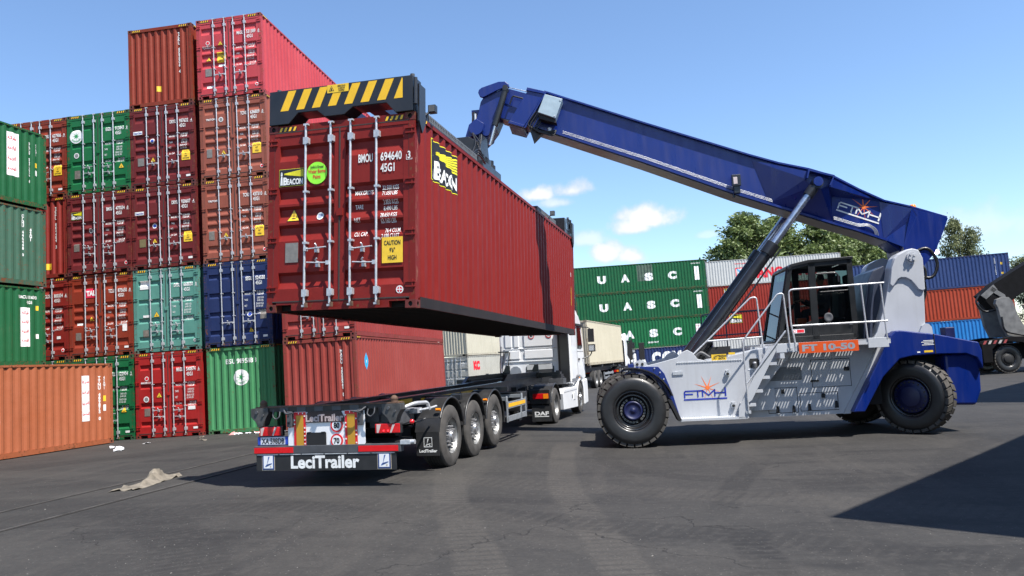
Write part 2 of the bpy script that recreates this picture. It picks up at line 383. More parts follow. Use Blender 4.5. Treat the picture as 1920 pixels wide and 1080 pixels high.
    c = mixc(T, mth(T, 'MULTIPLY', ramp(T, fine, .42, .62), .45), c, (.020, .0195, .019)); c = mixc(T, mth(T, 'MULTIPLY', ramp(T, grit, .52, .70), .45), c, (.056, .052, .048)); c = mixc(T, mth(T, 'MULTIPLY', ramp(T, grit, .42, .30), .4), c, (.015, .0145, .0145))
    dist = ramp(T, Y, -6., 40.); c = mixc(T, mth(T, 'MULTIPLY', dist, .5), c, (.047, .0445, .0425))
    T.links.new(c, P.inputs['Base Color']); P.inputs['Roughness'].default_value = .82; P.inputs['Specular IOR Level'].default_value = .3
    h = mth(T, 'ADD', mth(T, 'MULTIPLY', fine, .5), mth(T, 'SUBTRACT', mid, mth(T, 'MULTIPLY', ck, 2.)))
    b = nd(T, 'ShaderNodeBump', Strength=.35, Distance=.012); T.links.new(h, b.inputs['Height']); T.links.new(b.outputs[0], P.inputs['Normal'])
    return M
structure(g.build('ground', asphalt_mat()))
# rails of an old siding let into the asphalt
rt = thing('rail_track', 'pair of thin old rails sunk flush in the asphalt beside the trailer', 'rail track', (5.4, -12, .004))
for (xa, ya, xb, yb) in ((4.00, -24., 5.85, -1.0), (5.42, -24., 7.28, -1.0)):
    b = MB(); d = Vector((xb-xa, yb-ya, 0)).normalized(); p = Vector((d.y, -d.x, 0))
    for (o0, o1, z0, z1, mi) in ((-.018, .014, -.02, .010, 0), (.014, .05, -.02, .004, 1)):
        a0 = Vector((xa-5.4, ya+12, 0)); a1 = Vector((xb-5.4, yb+12, 0)); n = 1
        vs = [a0+p*o0, a1+p*o0, a1+p*o1, a0+p*o1]; vs = [q+Vector((0, 0, z0)) for q in vs]+[q+Vector((0, 0, z1)) for q in vs]
        b.add(vs, [(3, 2, 1, 0), (4, 5, 6, 7), (0, 1, 5, 4), (1, 2, 6, 5), (2, 3, 7, 6), (3, 0, 4, 7)], mi)
    b.build('rail', [plain('worn rail steel', (.070, .066, .062), .6, .2, .4, 3.), plain('dark rail groove', (.018, .016, .015), .9)], rt)  # groove is a flat dark strip along each rail

# ------------------------------------------------------------------ shipping containers
# local frame: x 0..2.438 across, y 0..length (front at y=0), z up
CW = 2.438
MC = {}
def cached(key, fn):
    if key not in MC: MC[key] = fn()
    return MC[key]
slot0 = plain('container slot', (.2, .2, .2))
def casting_mesh(ix, iy, iz, L, H):
    def make():
        dx, dy, dz = .162, .178, .118; b = MB()
        def mp(p):
            return Vector((p[0] if ix == 0 else CW-p[0], p[1] if iy == 0 else L-p[1], p[2] if iz == 0 else H-p[2]))
        flip = (ix+iy+iz) % 2 == 1
        def addf(vs, fs, mi=0): b.add([mp(q) for q in vs], [f[::-1] for f in fs] if flip else fs, mi)
        def holed(fn, ku, kv):   # unit square -1..1 mapped by fn(u, v, depth)
            n = 16; o = []; i1 = []; i2 = []
            for k in range(n):
                t = 2*math.pi*k/n; cx, cy = math.cos(t), math.sin(t); q = max(abs(cx), abs(cy)); o.append(fn(cx/q, cy/q, 0)); i1.append(fn(cx*ku, cy*kv, 0)); i2.append(fn(cx*ku, cy*kv, .03))
            vs = o+i1+i2; fs = [(k, (k+1) % n, n+(k+1) % n, n+k) for k in range(n)]
            addf(vs, fs, 0); addf(vs, [(n+k, n+(k+1) % n, 2*n+(k+1) % n, 2*n+k) for k in range(n)], 1); addf(i2, [tuple(range(n))], 1)
        holed(lambda u, v, d: (dx/2+u*dx/2, d, dz/2+v*dz/2), .40, .62)       # face y=0
        holed(lambda u, v, d: (d, dy/2-u*dy/2, dz/2+v*dz/2), .36, .62)      # face x=0
        holed(lambda u, v, d: (dx/2-u*dx/2, dy/2+v*dy/2, d), .42, .66)      # face z=0
        addf([(dx, 0, 0), (dx, dy, 0), (dx, dy, dz), (dx, 0, dz)], [(0, 1, 2, 3)])
        addf([(0, dy, 0), (0, dy, dz), (dx, dy, dz), (dx, dy, 0)], [(0, 1, 2, 3)])
        addf([(0, 0, dz), (dx, 0, dz), (dx, dy, dz), (0, dy, dz)], [(0, 1, 2, 3)])
        return b.mesh('corner_casting', [slot0, gap_dark])
    return cached(('cast', ix, iy, iz, L, H), make)
def frame_mesh(L, H, door):
    def make():
        b = MB(); e = .004
        for x0, x1 in ((e, .10), (CW-.10, CW-e)):
            b.box(x0, e, .118, x1, .115, H-.118); b.box(x0, L-.115, .118, x1, L-e, H-.118)
        for x0, x1, q in ((e, .06, .012), (CW-.06, CW-e, CW-.024)):
            b.box(x0, .178, H-.064, x1, L-.178, H-.004)                    # top side rail
            b.box(min(x0, x1), .178, .015, x1, L-.178, .155)                   # bottom side rail
            b.box(q, .115, .15, q+.012, L-.115, .165)
        for y0, y1, dr in ((.006, .10, door), (L-.10, L-.006, False)):
            b.box(.162, y0, H-.118, CW-.162, y1, H-.01)
            b.box(.42, y0, .02, CW-.42, y1, .15); b.box(.162, y0, .108, .42, y1, .15); b.box(CW-.42, y0, .108, CW-.162, y1, .15)
        return b.mesh('frame', [slot0])
    return cached(('frame', L, H, door), make)
DEP = .036
def side_profile(L):
    pts = [(.115, 0.)]; y = .16; n = int((L-.36)/.278); p = (L-.34)/n
    for i in range(n):
        y = .17+i*p; pts += [(y, 0.), (y+p*.245, DEP), (y+p*.5, DEP), (y+p*.745, 0.)]
    pts += [(L-.115, 0.)]
    return pts
def prof_fn(pts):
    def f(t):
        for (a, d0), (b, d1) in zip(pts, pts[1:]):
            if t <= b: return d0+(d1-d0)*max(0, (t-a))/max(1e-6, b-a)
        return pts[-1][1]
    return f
def side_mesh(L, H, right):
    def make():
        b = MB(); P = side_profile(L); z0, z1 = .155, H-.062; vs = []
        for y, d in P:
            x = CW-.012-d if right else .012+d; vs += [(x, y, z0), (x, y, z1)]
        fs = [(2*i, 2*i+2, 2*i+3, 2*i+1) for i in range(len(P)-1)]
        if not right: fs = [f[::-1] for f in fs]
        return b.add(vs, fs).mesh('side_panel', [slot0])
    return cached(('side', L, H, right), make)
def end_profile(): 
    pts = [(.10, 0.)]; n = 9; p = (CW-.24)/n
    for i in range(n):
        x = .12+i*p; pts += [(x, 0.), (x+p*.2, .045), (x+p*.5, .045), (x+p*.7, 0.)]
    return pts+[(CW-.10, 0.)]
def end_mesh(L, H, far):
    def make():
        b = MB(); vs = []; P = end_profile()
        for x, d in P:
            y = .022+d if not far else L-.022-d; vs += [(x, y, .148), (x, y, H-.112)]
        fs = [(2*i, 2*i+2, 2*i+3, 2*i+1) for i in range(len(P)-1)]
        if far: fs = [f[::-1] for f in fs]
        return b.add(vs, fs).mesh('end_wall', [slot0])
    return cached(('end', L, H, far), make)
def roof_mesh(L, H):
    def make():
        b = MB(); vs = []; P = [(.05, 0), *[(q, d) for k in range(int(L/.42)-1) for q, d in ((.2+k*.42, 0), (.24+k*.42, .018), (.42+k*.42, .018), (.46+k*.42, 0))], (L-.05, 0)]
        for y, d in P: vs += [(.03, y, H-.022-d), (CW-.03, y, H-.022-d)]
        return b.add(vs, [(2*i, 2*i+1, 2*i+3, 2*i+2) for i in range(len(P)-1)]).mesh('roof_panel', [slot0])
    return cached(('roof', L, H), make)
def floor_mesh(L):
    def make():
        b = MB(); b.box(.06, .1, .14, CW-.06, L-.1, .165)
        for k in range(int(L/.3)): b.box(.062, .2+k*.3, .03, CW-.062, .245+k*.3, .14)
        return b.mesh('floor', [gap_dark])
    return cached(('floor', L), make)
def channels(style, H):
    k = H/2.896
    if style == 'A': return [(z*k-.05, z*k+.04, z*k+.155, z*k+.20) for z in (.40, 1.13, 1.415, 1.70, 2.37)]
    return [(z*k-.04, z*k+.015, z*k+.11, z*k+.15) for z in (.42, 1.05, 1.70, 2.34)]
def door_profile(style, H):
    pts = [(.165, 0.)]
    for a, b_, c, d in channels(style, H): pts += [(a, 0.), (b_, .042), (c, .042), (d, 0.)]
    return pts+[(H-.125, 0.)]
def door_mesh(style, H, right):
    """one door leaf: frame, pressed horizontal channels, gasket, hinges, bar bearings"""
    def make():
        b = MB(); x0, x1 = (1.226, CW-.105) if right else (.105, 1.212); z0, z1 = .165, H-.125; y = .012
        a0, a1 = x0+.085, x1-.085; P = door_profile(style, H)
        for xa, xb in ((x0, a0), (a1, x1)): b.box(xa, y-.004, z0, xb, y+.05, z1)
        vs = []
        for z, d in P: vs += [(a0, y+d, z), (a1, y+d, z)]
        b.add(vs, [(2*i, 2*i+1, 2*i+3, 2*i+2) for i in range(len(P)-1)])
        for k in (0, 1): b.box(x0, y-.010, (z0, z1-.05)[k], x1, y-.004, (z0+.05, z1)[k])
        gx = x1 if right else x0
        b.box(x0-.006, y-.012, z0-.018, x1+.006, y+.03, z0, 1); b.box(x0-.006, y-.012, z1, x1+.006, y+.03, z1+.016, 1)
        b.box((x1 if right else x0-.022), y-.006, z0, (x1+.022 if right else x0), y+.03, z1, 1)
        if right: b.box(x0-.020, y-.014, z0, x0-.001, y+.03, z1, 1)
        for k in range(4):
            z = .30+k*(H-.62)/3; xa, xb = (x1-.05, CW-.006) if right else (.006, x0+.05)
            b.box(xa, y-.030, z, xb, y-.004, z+.022); b.box(xa, y-.030, z+.07, xb, y-.004, z+.092)
            hx = CW-.05 if right else .05; b.cyl((hx, y-.012, z-.02), (hx, y-.012, z+.11), .014, n=8)
        if right: b.box(x0-.05, y-.034, H*.49, x0+.05, y-.010, H*.49+.11)
        return b.mesh('door', [slot0, gasket])
    return cached(('door', style, H, right), make)
BARS = (.665, 1.085, 1.415, 1.838)
def bar_mesh(k, H):
    def make():
        b = MB(); x = BARS[k]; y = -.045; zt = H-.045
        b.cyl((x, y, .10), (x, y, zt), .0185, n=10)
        for z in (.215, H-.35): b.box(x-.034, y-.022, z, x+.034, .004, z+.11); b.box(x+.024, y-.024, z+.012, x+.052, .0, z+.10)
        for z in (H*.35, H*.62): b.box(x-.026, y-.022, z, x+.05, .002, z+.03)
        for z, q in ((.075, 1), (zt, -1)):
            b.box(x-.035, y-.015, z-.012, x+.045, y+.03, z+.018); b.box(x+.022, y-.03, z-.02, x+.05, y+.02, z+.03*q+.02, 1)
        return b.mesh('locking_bar', [galv, red_ink if False else brownrail])
    return cached(('bar', k, H), make)
HND = ((0, 1, .93), (1, -1, .71), (2, 1, .90), (3, -1, .68))
def handle_mesh(k, lvl):
    def make():
        b = MB(); i, s, z = HND[k]; z = z if lvl == 0 else .80; x = BARS[i]; y = -.05
        b.box(min(x, x+s*.05), y-.03, z-.03, max(x, x+s*.05), y+.02, z+.03); b.tube([(x+s*.04, y-.022, z), (x+s*.20, y-.03, z+.005), (x+s*.37, y-.022, z+.018)], .011, 6)
        b.box(x+s*.20-.022, y-.018, z-.055, x+s*.20+.022, .0, z+.03); b.tube([(x+s*.2, y-.005, z+.02), (x+s*.215, y-.035, z+.05), (x+s*.19, y-.03, z+.075)], .013, 6)
        return b.mesh('handle', [galv])
    return cached(('handle', k, lvl), make)
def hazard_mesh(L, H, k):
    def make():
        b = MB()
        if k < 2:
            x0 = (.18, CW-.18-.30)[k]; b.flat(rect(x0, H-.10, x0+.30, H-.035), lambda a, c: (a, .003, c), 1)
            for j in range(4):
                q = x0+.002+j*.078; b.flat([(q, H-.099), (q+.036, H-.099), (q+.062, H-.036), (q+.026, H-.036)], lambda a, c: (a, .0005, c), 0)
        else:
            b.flat(rect(.18, H-.060, .48, H-.010), lambda a, c: (CW-.001, a, c), 1)
            for j in range(4):
                q = .182+j*.078; b.flat([(q, H-.059), (q+.036, H-.059), (q+.062, H-.011), (q+.026, H-.011)], lambda a, c: (CW+.0015, a, c), 0)
        return b.mesh('hazard_marking', [yel, black_ink])
    return cached(('haz', L, H, k), make)
TINY = [("MAX.GROSS", 1.46, 1.745, 0), ("32.500 KGS", 1.90, 1.80, 0), ("71.650 LBS", 1.90, 1.715, 0), ("TARE", 1.46, 1.535, 0), ("3.850 KGS", 1.92, 1.58, 0), ("8.490 LBS", 1.92, 1.49, 0),
        ("NET", 1.46, 1.335, 0), ("28.650 KGS", 1.88, 1.385, 0), ("63.160 LBS", 1.88, 1.30, 0), ("CU. CAP.", 1.46, 1.12, 0), ("76.4 CU.M.", 1.95, 1.155, 0), ("2.698 CU.FT.", 1.90, 1.07, 0)]
def tri(a, b, r): return [(a-r*.87, b-r*.5), (a+r*.87, b-r*.5), (a, b+r)]
def plate_part(name, parent, polys, mats, fn, brk=None):
    """thin sign built of flat layers, each (outline, material index) a hair in front of the last"""
    b = MB()
    for i, (poly, mi) in enumerate(polys): b.poly2(poly, [tuple(range(len(poly)))], (lambda a, c, i=i: fn(a, c, i)), mi, brk)
    return b.build(name, mats, parent)
JR = random.Random(12); G1 = 'containers of the tall left stack'
def container(label, pos, yaw, col, H=2.896, L=12.192, front='door', style='A', num=None, code='45G1', rust=.35, group='stacked shipping containers', marks=(), rot=None, cast=None, hz=True, lvl=0, tiny=True, simple=False, fade=.25):
    if group == G1: pos = (pos[0]+JR.uniform(-.018, .018), pos[1]+JR.uniform(-.02, .03), pos[2]); yaw += JR.uniform(-.0035, .0035)
    r = thing('shipping_container', label, 'container', pos, rot or (0, 0, yaw), group)
    key = '%.3f %.3f %.3f' % col
    pm = paint('container paint '+key, col, rust, fade); pf = paint('container frame paint '+key, tuple(c*.88 for c in col), rust+.5, fade, edge=True)
    pc = paint('corner casting paint '+key, tuple(c*.55+.018 for c in col), rust+.9, .2, edge=True)
    put(frame_mesh(L, H, front == 'door'), 'frame', r, pf)
    put(side_mesh(L, H, True), 'side_panel', r, pm); put(side_mesh(L, H, False), 'side_panel', r, pm)
    put(roof_mesh(L, H), 'roof_panel', r, pm); put(floor_mesh(L), 'floor', r); put(end_mesh(L, H, True), 'end_wall', r, pm)
    for ix in (0, 1):
        for iy in (0, 1):
            for iz in (0, 1): put(casting_mesh(ix, iy, iz, L, H), 'corner_casting', r, pc)
    dpf = prof_fn(door_profile(style, H)); dbk = (1, [p[0] for p in door_profile(style, H)])
    dfn = lambda a, b, i=0: (a, .0022+dpf(b)-.0016*i, b)
    if front == 'door':
        for k, right in enumerate((False, True)):
            d = put(door_mesh(style, H, right), 'door', r, pm)
            for j in (2*k, 2*k+1):
                put(bar_mesh(j, H), 'locking_bar', d); put(handle_mesh(j, lvl), 'handle', d)
    elif front == 'end': put(end_mesh(L, H, False), 'end_wall', r, pm)
    if hz and H > 2.7:
        for k in range(3): put(hazard_mesh(L, H, k), 'hazard_marking', r)
    if num and front == 'door':
        b = MB(); a, n, c = num; k = H/2.896
        b.text(a, dfn, 1.525, 2.20*k, .125, bold=.022, w=.235, brk=dbk); b.text(n, dfn, 1.885, 2.20*k, .125, bold=.022, w=.34, brk=dbk)
        if c:
            b.text(c, dfn, 2.318, 2.20*k, .11, bold=.022, w=.045, brk=dbk)
            for q in (rect(2.295, 2.18*k, 2.30, 2.345*k), rect(2.385, 2.18*k, 2.39, 2.345*k), rect(2.295, 2.18*k, 2.39, 2.187*k), rect(2.295, 2.338*k, 2.39, 2.345*k)): b.flat(q, dfn)
        b.build('serial_number', [wlet], r); b = MB()
        b.text(code, dfn, 1.885, 2.03*k, .125, bold=.022, w=.225, brk=dbk)
        b.build('size_code', [wlet], r)
        for i0 in ((0, 3, 6, 9) if tiny else ()):
            b = MB()
            for t, x, z, _ in TINY[i0:i0+3]: b.text(t, dfn, x, (z-.035)*k, .066, bold=.006, sx=.60, brk=dbk)
            b.build('weight_lettering', [wlet], r)
    for mk in marks: mk(r, dfn, dbk, L, H)
    return r
# markings -------------------------------------------------------
def warn(x, z, s=.11):
    return lambda r, fn, bk, L, H: plate_part('warning_sticker', r, [(tri(x, z, s), 0), (tri(x, z, s*.86), 1), (rect(x-.035, z-.03, x+.035, z-.012), 0), ([(x-.006, z+.0), (x+.006, z+.0), (x+.004, z+.05), (x-.004, z+.05)], 0)], [black_ink, ylab], fn, bk)
def plate(x, z, w=.21, h=.26, col=None):
    return lambda r, fn, bk, L, H: plate_part('data_plate', r, [(rect(x-w/2, z-h/2, x+w/2, z+h/2), 0)], [col or plain('approval plate', (.26, .23, .20), .45, .5, .2, 12.)], fn, bk)
def caution(x, z, lines=("CAUTION", "9'6\"", "HIGH"), w=.32, h=.37):
    def f(r, fn, bk, L, H):
        b = MB(); b.poly2(rect(x-w/2, z-h/2, x+w/2, z+h/2), [(0, 1, 2, 3)], lambda a, c: fn(a, c, 1), 0, bk)
        n = len(lines); st = h*.86/n
        for i, t in enumerate(lines): b.text(t, lambda a, c: fn(a, c, 3), x, z+h*.43-st*(i+.82), st*.62, 1, align='C', sx=.62, w=None, brk=bk)
        b.build('height_label', [ylab, black_ink], r)
    return f
def roundel(x, z, r_, mats, inner=None):
    def f(r, fn, bk, L, H):
        L_ = [(circ(x, z, r_), 0), (circ(x, z, r_*.72), 1)]
        if inner == 'cross': L_ += [(rect(x-r_*.7, z-r_*.12, x+r_*.7, z+r_*.12), 0), (rect(x-r_*.12, z-r_*.7, x+r_*.12, z+r_*.7), 0), (circ(x, z, r_*.2), 0)]
        plate_part('round_sticker', r, L_, mats, fn, bk)
    return f
def label(x, z, w, h, mat, text=None, ink=None, name='label', bold=.03):
    def f(r, fn, bk, L, H):
        b = MB(); b.poly2(rect(x-w/2, z-h/2, x+w/2, z+h/2), [(0, 1, 2, 3)], lambda a, c: fn(a, c, 1), 0, bk)
        if text: b.text(text, lambda a, c: fn(a, c, 3), x-w*.44, z-h*.26, h*.52, 1, w=w*.88, bold=bold, brk=bk)
        b.build(name, [mat, ink or black_ink], r)
    return f
def words(x, z, t, h, mat=None, sx=.72, w=None, bold=.03, name='lettering'):
    def f(r, fn, bk, L, H):
        b = MB(); b.text(t, lambda a, c: fn(a, c, 1), x, z, h, sx=sx, w=w, bold=bold, brk=bk); b.build(name, [mat or wlet], r)
    return f
def star(x, z, r0_, r1_, n=8): return [(x+(r0_ if i % 2 == 0 else r1_)*math.cos(math.pi*i/n+math.pi/2), z+(r0_ if i % 2 == 0 else r1_)*math.sin(math.pi*i/n+math.pi/2)) for i in range(2*n)]
def compass(x, z, r_):
    def f(r, fn, bk, L, H):
        b = MB(); b.poly2(circ(x, z, r_, 28), [tuple(range(28))], lambda a, c: fn(a, c, 1), 0, bk)
        P = star(x, z+r_*.05, r_*.56, r_*.19)+[(x, z+r_*.08)]; b.poly2(P, [(i, (i+1) % 16, 16) for i in range(16)], lambda a, c: fn(a, c, 2), 1, bk)
        for i, ch in enumerate("EVERGREEN"):
            t = R(215+110*i/8); cx, cz = x+math.cos(t)*r_*.72, z+math.sin(t)*r_*.72; ca, sa = math.cos(t+math.pi/2), math.sin(t+math.pi/2)
            b.text(ch, lambda a, c, cx=cx, cz=cz, ca=ca, sa=sa: fn(cx+a*ca-c*sa, cz+a*sa+c*ca, 3), 0, -.03, r_*.25, 1, align='C')
        b.build('round_emblem', [wlet, green_ink], r)
    return f
def beacon_logo(b, fn, x, z, w, h, brk):
    """black board with yellow border, lighthouse, fan of yellow rays and serif-like name"""
    def P(poly, i, mi): b.poly2(poly, [tuple(range(len(poly)))], lambda a, c: fn(a, c, i), mi, brk)
    P(rect(x, z, x+w, z+h), 1, 0); P(rect(x+.012*w, z+.02*h, x+w*.988, z+h*.98), 2, 1)
    for k in range(6):
        z0 = z+h*(.50+.075*k*1.0); z1 = z0+h*.048
        P([(x+w*.20, z+h*.68+k*h*.01), (x+w*.975, z0), (x+w*.975, z1), (x+w*.20, z+h*.70+k*h*.01)], 3, 0)
    P([(x+w*.05, z+h*.08), (x+w*.15, z+h*.08), (x+w*.125, z+h*.60), (x+w*.075, z+h*.60)], 3, 2); P(rect(x+w*.065, z+h*.62, x+w*.135, z+h*.74), 3, 2); P(tri(x+w*.10, z+h*.79, h*.07), 3, 2)
    b.text('B', lambda a, c: fn(a, c, 4), x+w*.17, z+h*.10, h*.42, 2, sx=.85, bold=.045, brk=brk)
    b.text('EACON', lambda a, c: fn(a, c, 4), x+w*.32, z+h*.10, h*.32, 2, w=w*.63, bold=.04, brk=brk)
LOGO_M = [yel if False else plain('logo yellow', (.80, .72, .02), .5, 0, .05, 9.), black_ink, wlet]
def beacon(x, z, w, h):
    def f(r, fn, bk, L, H): b = MB(); beacon_logo(b, fn, x, z, w, h, bk); b.build('logo_sign', LOGO_M, r)
    return f
def side_fn(L):
    pf = prof_fn(side_profile(L)); bk = (0, [p[0] for p in side_profile(L)])
    return (lambda a, c, i=0: (CW-.009-pf(a)+.0016*i, a, c)), bk
def on_side(fun):     # run a marking on the right long side instead of the door
    def f(r, fn, bk, L, H):
        sf, sb = side_fn(L); fun(r, sf, sb, L, H)
    return f
def end_fn():
    pf = prof_fn(end_profile()); bk = (0, [p[0] for p in end_profile()])
    return (lambda a, c, i=0: (a, .018+pf(a)-.0016*i, c)), bk
def on_end(fun):
    def f(r, fn, bk, L, H): ef, eb = end_fn(); fun(r, ef, eb, L, H)
    return f
def vertical(x, ztop, t, h, st, mat=None):
    def f(r, fn, bk, L, H):
        b = MB()
        for i, ch in enumerate(t):
            if ch != ' ': b.text(ch, lambda a, c: fn(a, c, 2), x, ztop-h-i*st, h, bold=.035, align='C', sx=.8, brk=bk)
        b.build('lettering', [mat or wlet], r)
    return f
# the four lines of the carrier's Arabic name, in joined presentation forms laid right to left
AR = ["\uFEB7\uFEAE\uFEDB\uFE94", "\uFE8D\uFEDF\uFEE4\uFEFC\uFEA3\uFE94", "\uFE8D\uFEDF\uFECC\uFEAE\uFE91\uFEF4\uFE94", "\uFE8D\uFEDF\uFEE4\uFE98\uFEA4\uFEAA\uFE93"]
def arabic_sheet(x, z, w, h, lines=4):
    def f(r, fn, bk, L, H):
        b = MB(); b.poly2(rect(x-w/2, z-h/2, x+w/2, z+h/2), [(0, 1, 2, 3)], lambda a, c: fn(a, c, 1), 0, bk)
        for i in range(lines): b.text(AR[i][::-1], lambda a, c: fn(a, c, 3), x-w*.36, z+h*(.36-.235*i)-.03, w*.26, 1, w=w*.72, bold=.03, brk=bk)
        b.build('name_sheet', [plain('white sheet', (.78, .78, .77), .5, 0, .04, 4.), red_ink], r)
    return f
MAROON = (0.118, 0.0150, 0.0165); BROWNRED = (0.1972, 0.0275, 0.0129); BROWN = (.235, .068, .045); REDC = (0.2958, 0.0135, 0.0129); PINKRED = (.40, .045, .055); GREEN = (0.0082, 0.1122, 0.0374); TEAL = (0.0782, 0.2244, 0.1836); BLUEC = (0.0122, 0.0238, 0.0850)
OLDG = (0.0408, 0.0986, 0.0646); DKG = (0.0109, 0.0884, 0.0326); UG = (0.0068, 0.0816, 0.0306); ORANGE = (0.3128, 0.0918, 0.0394); CREAM = (0.4216, 0.3944, 0.3128); YWHITE = (0.4216, 0.4284, 0.4216); SBLUE = (0.0204, 0.0422, 0.1292); SBROWN = (0.2958, 0.0398, 0.0162); SKYB = (0.0136, 0.1496, 0.4080)
XD, XC, XB, XA, HR = 0.0, -2.636, -5.101, -7.553, 2.899
G1 = 'containers of the tall left stack'
std = lambda: [plate(.41, .93), warn(.86, .88), caution(2.08, .98, ("CAUTION", "9'6\"", "HIGH", "CONTAINER"))]
dlab = label(2.17, .28, .16, .07, wlet)
sticker_cube = label(.30, 1.98, .34, .12, wlet, 'DeanCube', blue_ink)
mag = [words(.22, 1.84, 'MAGELLAN', .075, w=.42), roundel(.43, 2.02, .075, [wlet, blue_ink if False else red_ink])]
# column beside the gap (right end of the wall)
container('pale green corrugated container end with round white star emblem, under the navy blue doors', (XD, 0, 0), 0, (0.0510, 0.2040, 0.0850), front='end', rust=.5, group=G1, marks=[on_end(words(.66, 2.32, 'EISU 989548 3', .16, w=1.12, bold=.02)), on_end(compass(1.20, 1.84, .27))])
container('navy blue double-door container above the pale green one, under brown doors', (XD, .01, HR), 0, BLUEC, style='B', num=('SEGU', '524588', '0'), group=G1, lvl=1, marks=[plate(2.12, 1.00, .22, .28), warn(1.66, .50), roundel(1.63, 1.05, .09, [wlet, blue_ink]), dlab])
container('faded brown door container with yellow caution label, directly above the navy blue one', (XD, 0, 2*HR), 0, BROWN, num=('TCNU', '437310', '0'), group=G1, lvl=1, marks=[plate(.34, .95, .2, .3), warn(.86, .92), caution(2.08, .98), words(.24, 2.12, 'TRITON', .065, w=.36), roundel(2.24, .32, .06, [wlet, red_ink])])
container('faded brown door container directly below the rosy red top container', (XD, .015, 3*HR), 0, BROWN, num=('TCNU', '636809', '0'), group=G1, lvl=1, marks=[plate(.34, .95, .2, .3), warn(.86, .92), caution(2.08, .98), words(.24, 2.12, 'TRITON', .065, w=.36), roundel(.80, 2.12, .085, [wlet, slot0]), roundel(2.24, .32, .06, [wlet, red_ink])])
container('rosy red door container on the very top of the tall stack, long side lit', (XD, 0, 4*HR), 0, PINKRED, num=('MAGU', '531389', '0'), group=G1, lvl=1, fade=.35, marks=mag+[plate(.43, .95, .24, .28), warn(.90, 1.95), warn(.44, 1.42), caution(.92, 1.46, ("CAUTION", "9'6\"", "HIGH")), label(.93, 1.16, .26, .08, wlet), label(.46, .42, .24, .09, wlet), roundel(2.20, .33, .06, [wlet, red_ink])])
# next column
container('bright red double-door container standing on the ground between two green ones', (XC, 0, 0), 0, REDC, style='B', num=('MAGU', '540874', '6'), group=G1, marks=mag[:1]+[roundel(.43, 2.02, .075, [wlet, red_ink]), plate(.43, .88), warn(.88, 1.42, .12), roundel(.40, 1.32, .10, [wlet, slot0]), label(2.05, .95, .26, .12, wlet), dlab])
container('teal double-door container above the bright red one', (XC, .01, HR), 0, TEAL, style='B', num=('DFSU', '668830', '0'), group=G1, rust=.3, marks=[label(.43, 2.35, .34, .30, wlet), plate(.45, .66), warn(.86, 1.28, .13), label(.48, 1.26, .24, .08, wlet), roundel(2.24, .32, .05, [wlet, slot0])])
container('dark red door container directly above the teal one', (XC, -.01, 2*HR), 0, MAROON, num=('DRYU', '920607', '4'), group=G1, lvl=1, marks=[sticker_cube, plate(.40, .92, .24, .28, plain('olive plate', (.16, .13, .06), .5)), warn(.86, .95), caution(2.10, 1.02, ("CAUTION", "9'6\"", "HIGH", "CONTAINER")), roundel(.84, 1.5, .085, [wlet, blue_ink]), dlab])
container('dark red door container directly under the topmost brown ribbed end', (XC, .01, 3*HR), 0, MAROON, num=('DRYU', '957632', '4'), group=G1, lvl=1, marks=[sticker_cube, plate(.40, .92, .24, .28), warn(.86, .95), caution(2.10, 1.02, ("CAUTION", "9'6\"", "HIGH", "CONTAINER")), roundel(.84, 1.65, .085, [wlet, blue_ink]), dlab])
container('brown ribbed container end on top of dark red doors, beside the rosy red one', (XC, 0, 4*HR), 0, BROWNRED, front='end', rust=.5, group=G1, marks=[on_end(vertical(1.93, 2.62, 'TCNU 809806 4', .11, .115)), on_end(label(1.13, .62, .15, .2, ylab))])
# third column
container('green double-door container on the ground half hidden by the orange one', (XB, 0, 0), 0, GREEN, style='B', num=('TTLU', '122904', '2'), group=G1, marks=[warn(2.05, 1.0, .13), plate(.43, .8), dlab])
container('rust red door container with a small red and white name sticker', (XB, .01, HR), 0, BROWNRED, num=('TCLU', '875650', '0'), group=G1, rust=.5, marks=[label(.86, 2.24, .40, .32, plain('red sticker', (.55, .01, .05)), 'TAL', wlet, bold=.06), plate(.36, .75), warn(.86, 1.32), label(.40, 1.18, .22, .07, wlet), label(2.12, .95, .17, .24, wlet), dlab])
container('wine red door container with a small lighthouse logo, below the bright green doors', (XB, -.01, 2*HR), 0, MAROON, num=('BMOU', '477034', '0'), group=G1, lvl=0, marks=[beacon(.16, 1.98, .42, .28), plate(.36, .98), roundel(.90, 1.55, .08, [wlet, slot0]), roundel(2.24, .3, .06, [wlet, red_ink])])
container('bright green double-door container with white star disc, top of the third column', (XB, .01, 3*HR), 0, GREEN, style='B', num=('EGSU', '913843', '0'), group=G1, rust=.25, marks=[compass(.37, 2.12, .25), roundel(.37, 1.42, .10, [wlet, slot0]), plate(.40, .72, .22, .3), warn(2.10, .86, .13)])
# fourth column
container('green container under a dark red one, all but its top edge behind the orange one', (XA, 0, 0), 0, GREEN, style='B', num=('EMCU', '958031', '2'), group=G1, tiny=False)
container('dark red door container seen in the slot behind the lower green one', (XA, .01, HR), 0, (0.1873, 0.0147, 0.0099), num=('GLDU', '800334', '6'), group=G1, marks=[label(2.05, .78, .15, .10, wlet), roundel(2.2, .33, .06, [wlet, red_ink])])
container('wine red ribbed container end with a vertical number, under the rusty brown doors', (XA, 0, 2*HR), 0, (0.1972, 0.0196, 0.0135), front='end', rust=.5, group=G1, marks=[on_end(vertical(1.93, 2.55, 'TGHU 864484 3', .11, .115)), on_end(label(1.62, .42, .3, .22, ylab))])
container('rusty brown door container topping its column, partly covered by a green long side', (XA, .01, 3*HR), 0, BROWNRED, num=('TCNU', '627906', '9'), group=G1, rust=.5, marks=[caution(2.08, .98, ("CAUTION", "9'6\"", "HIGH", "CONTAINER")), dlab])
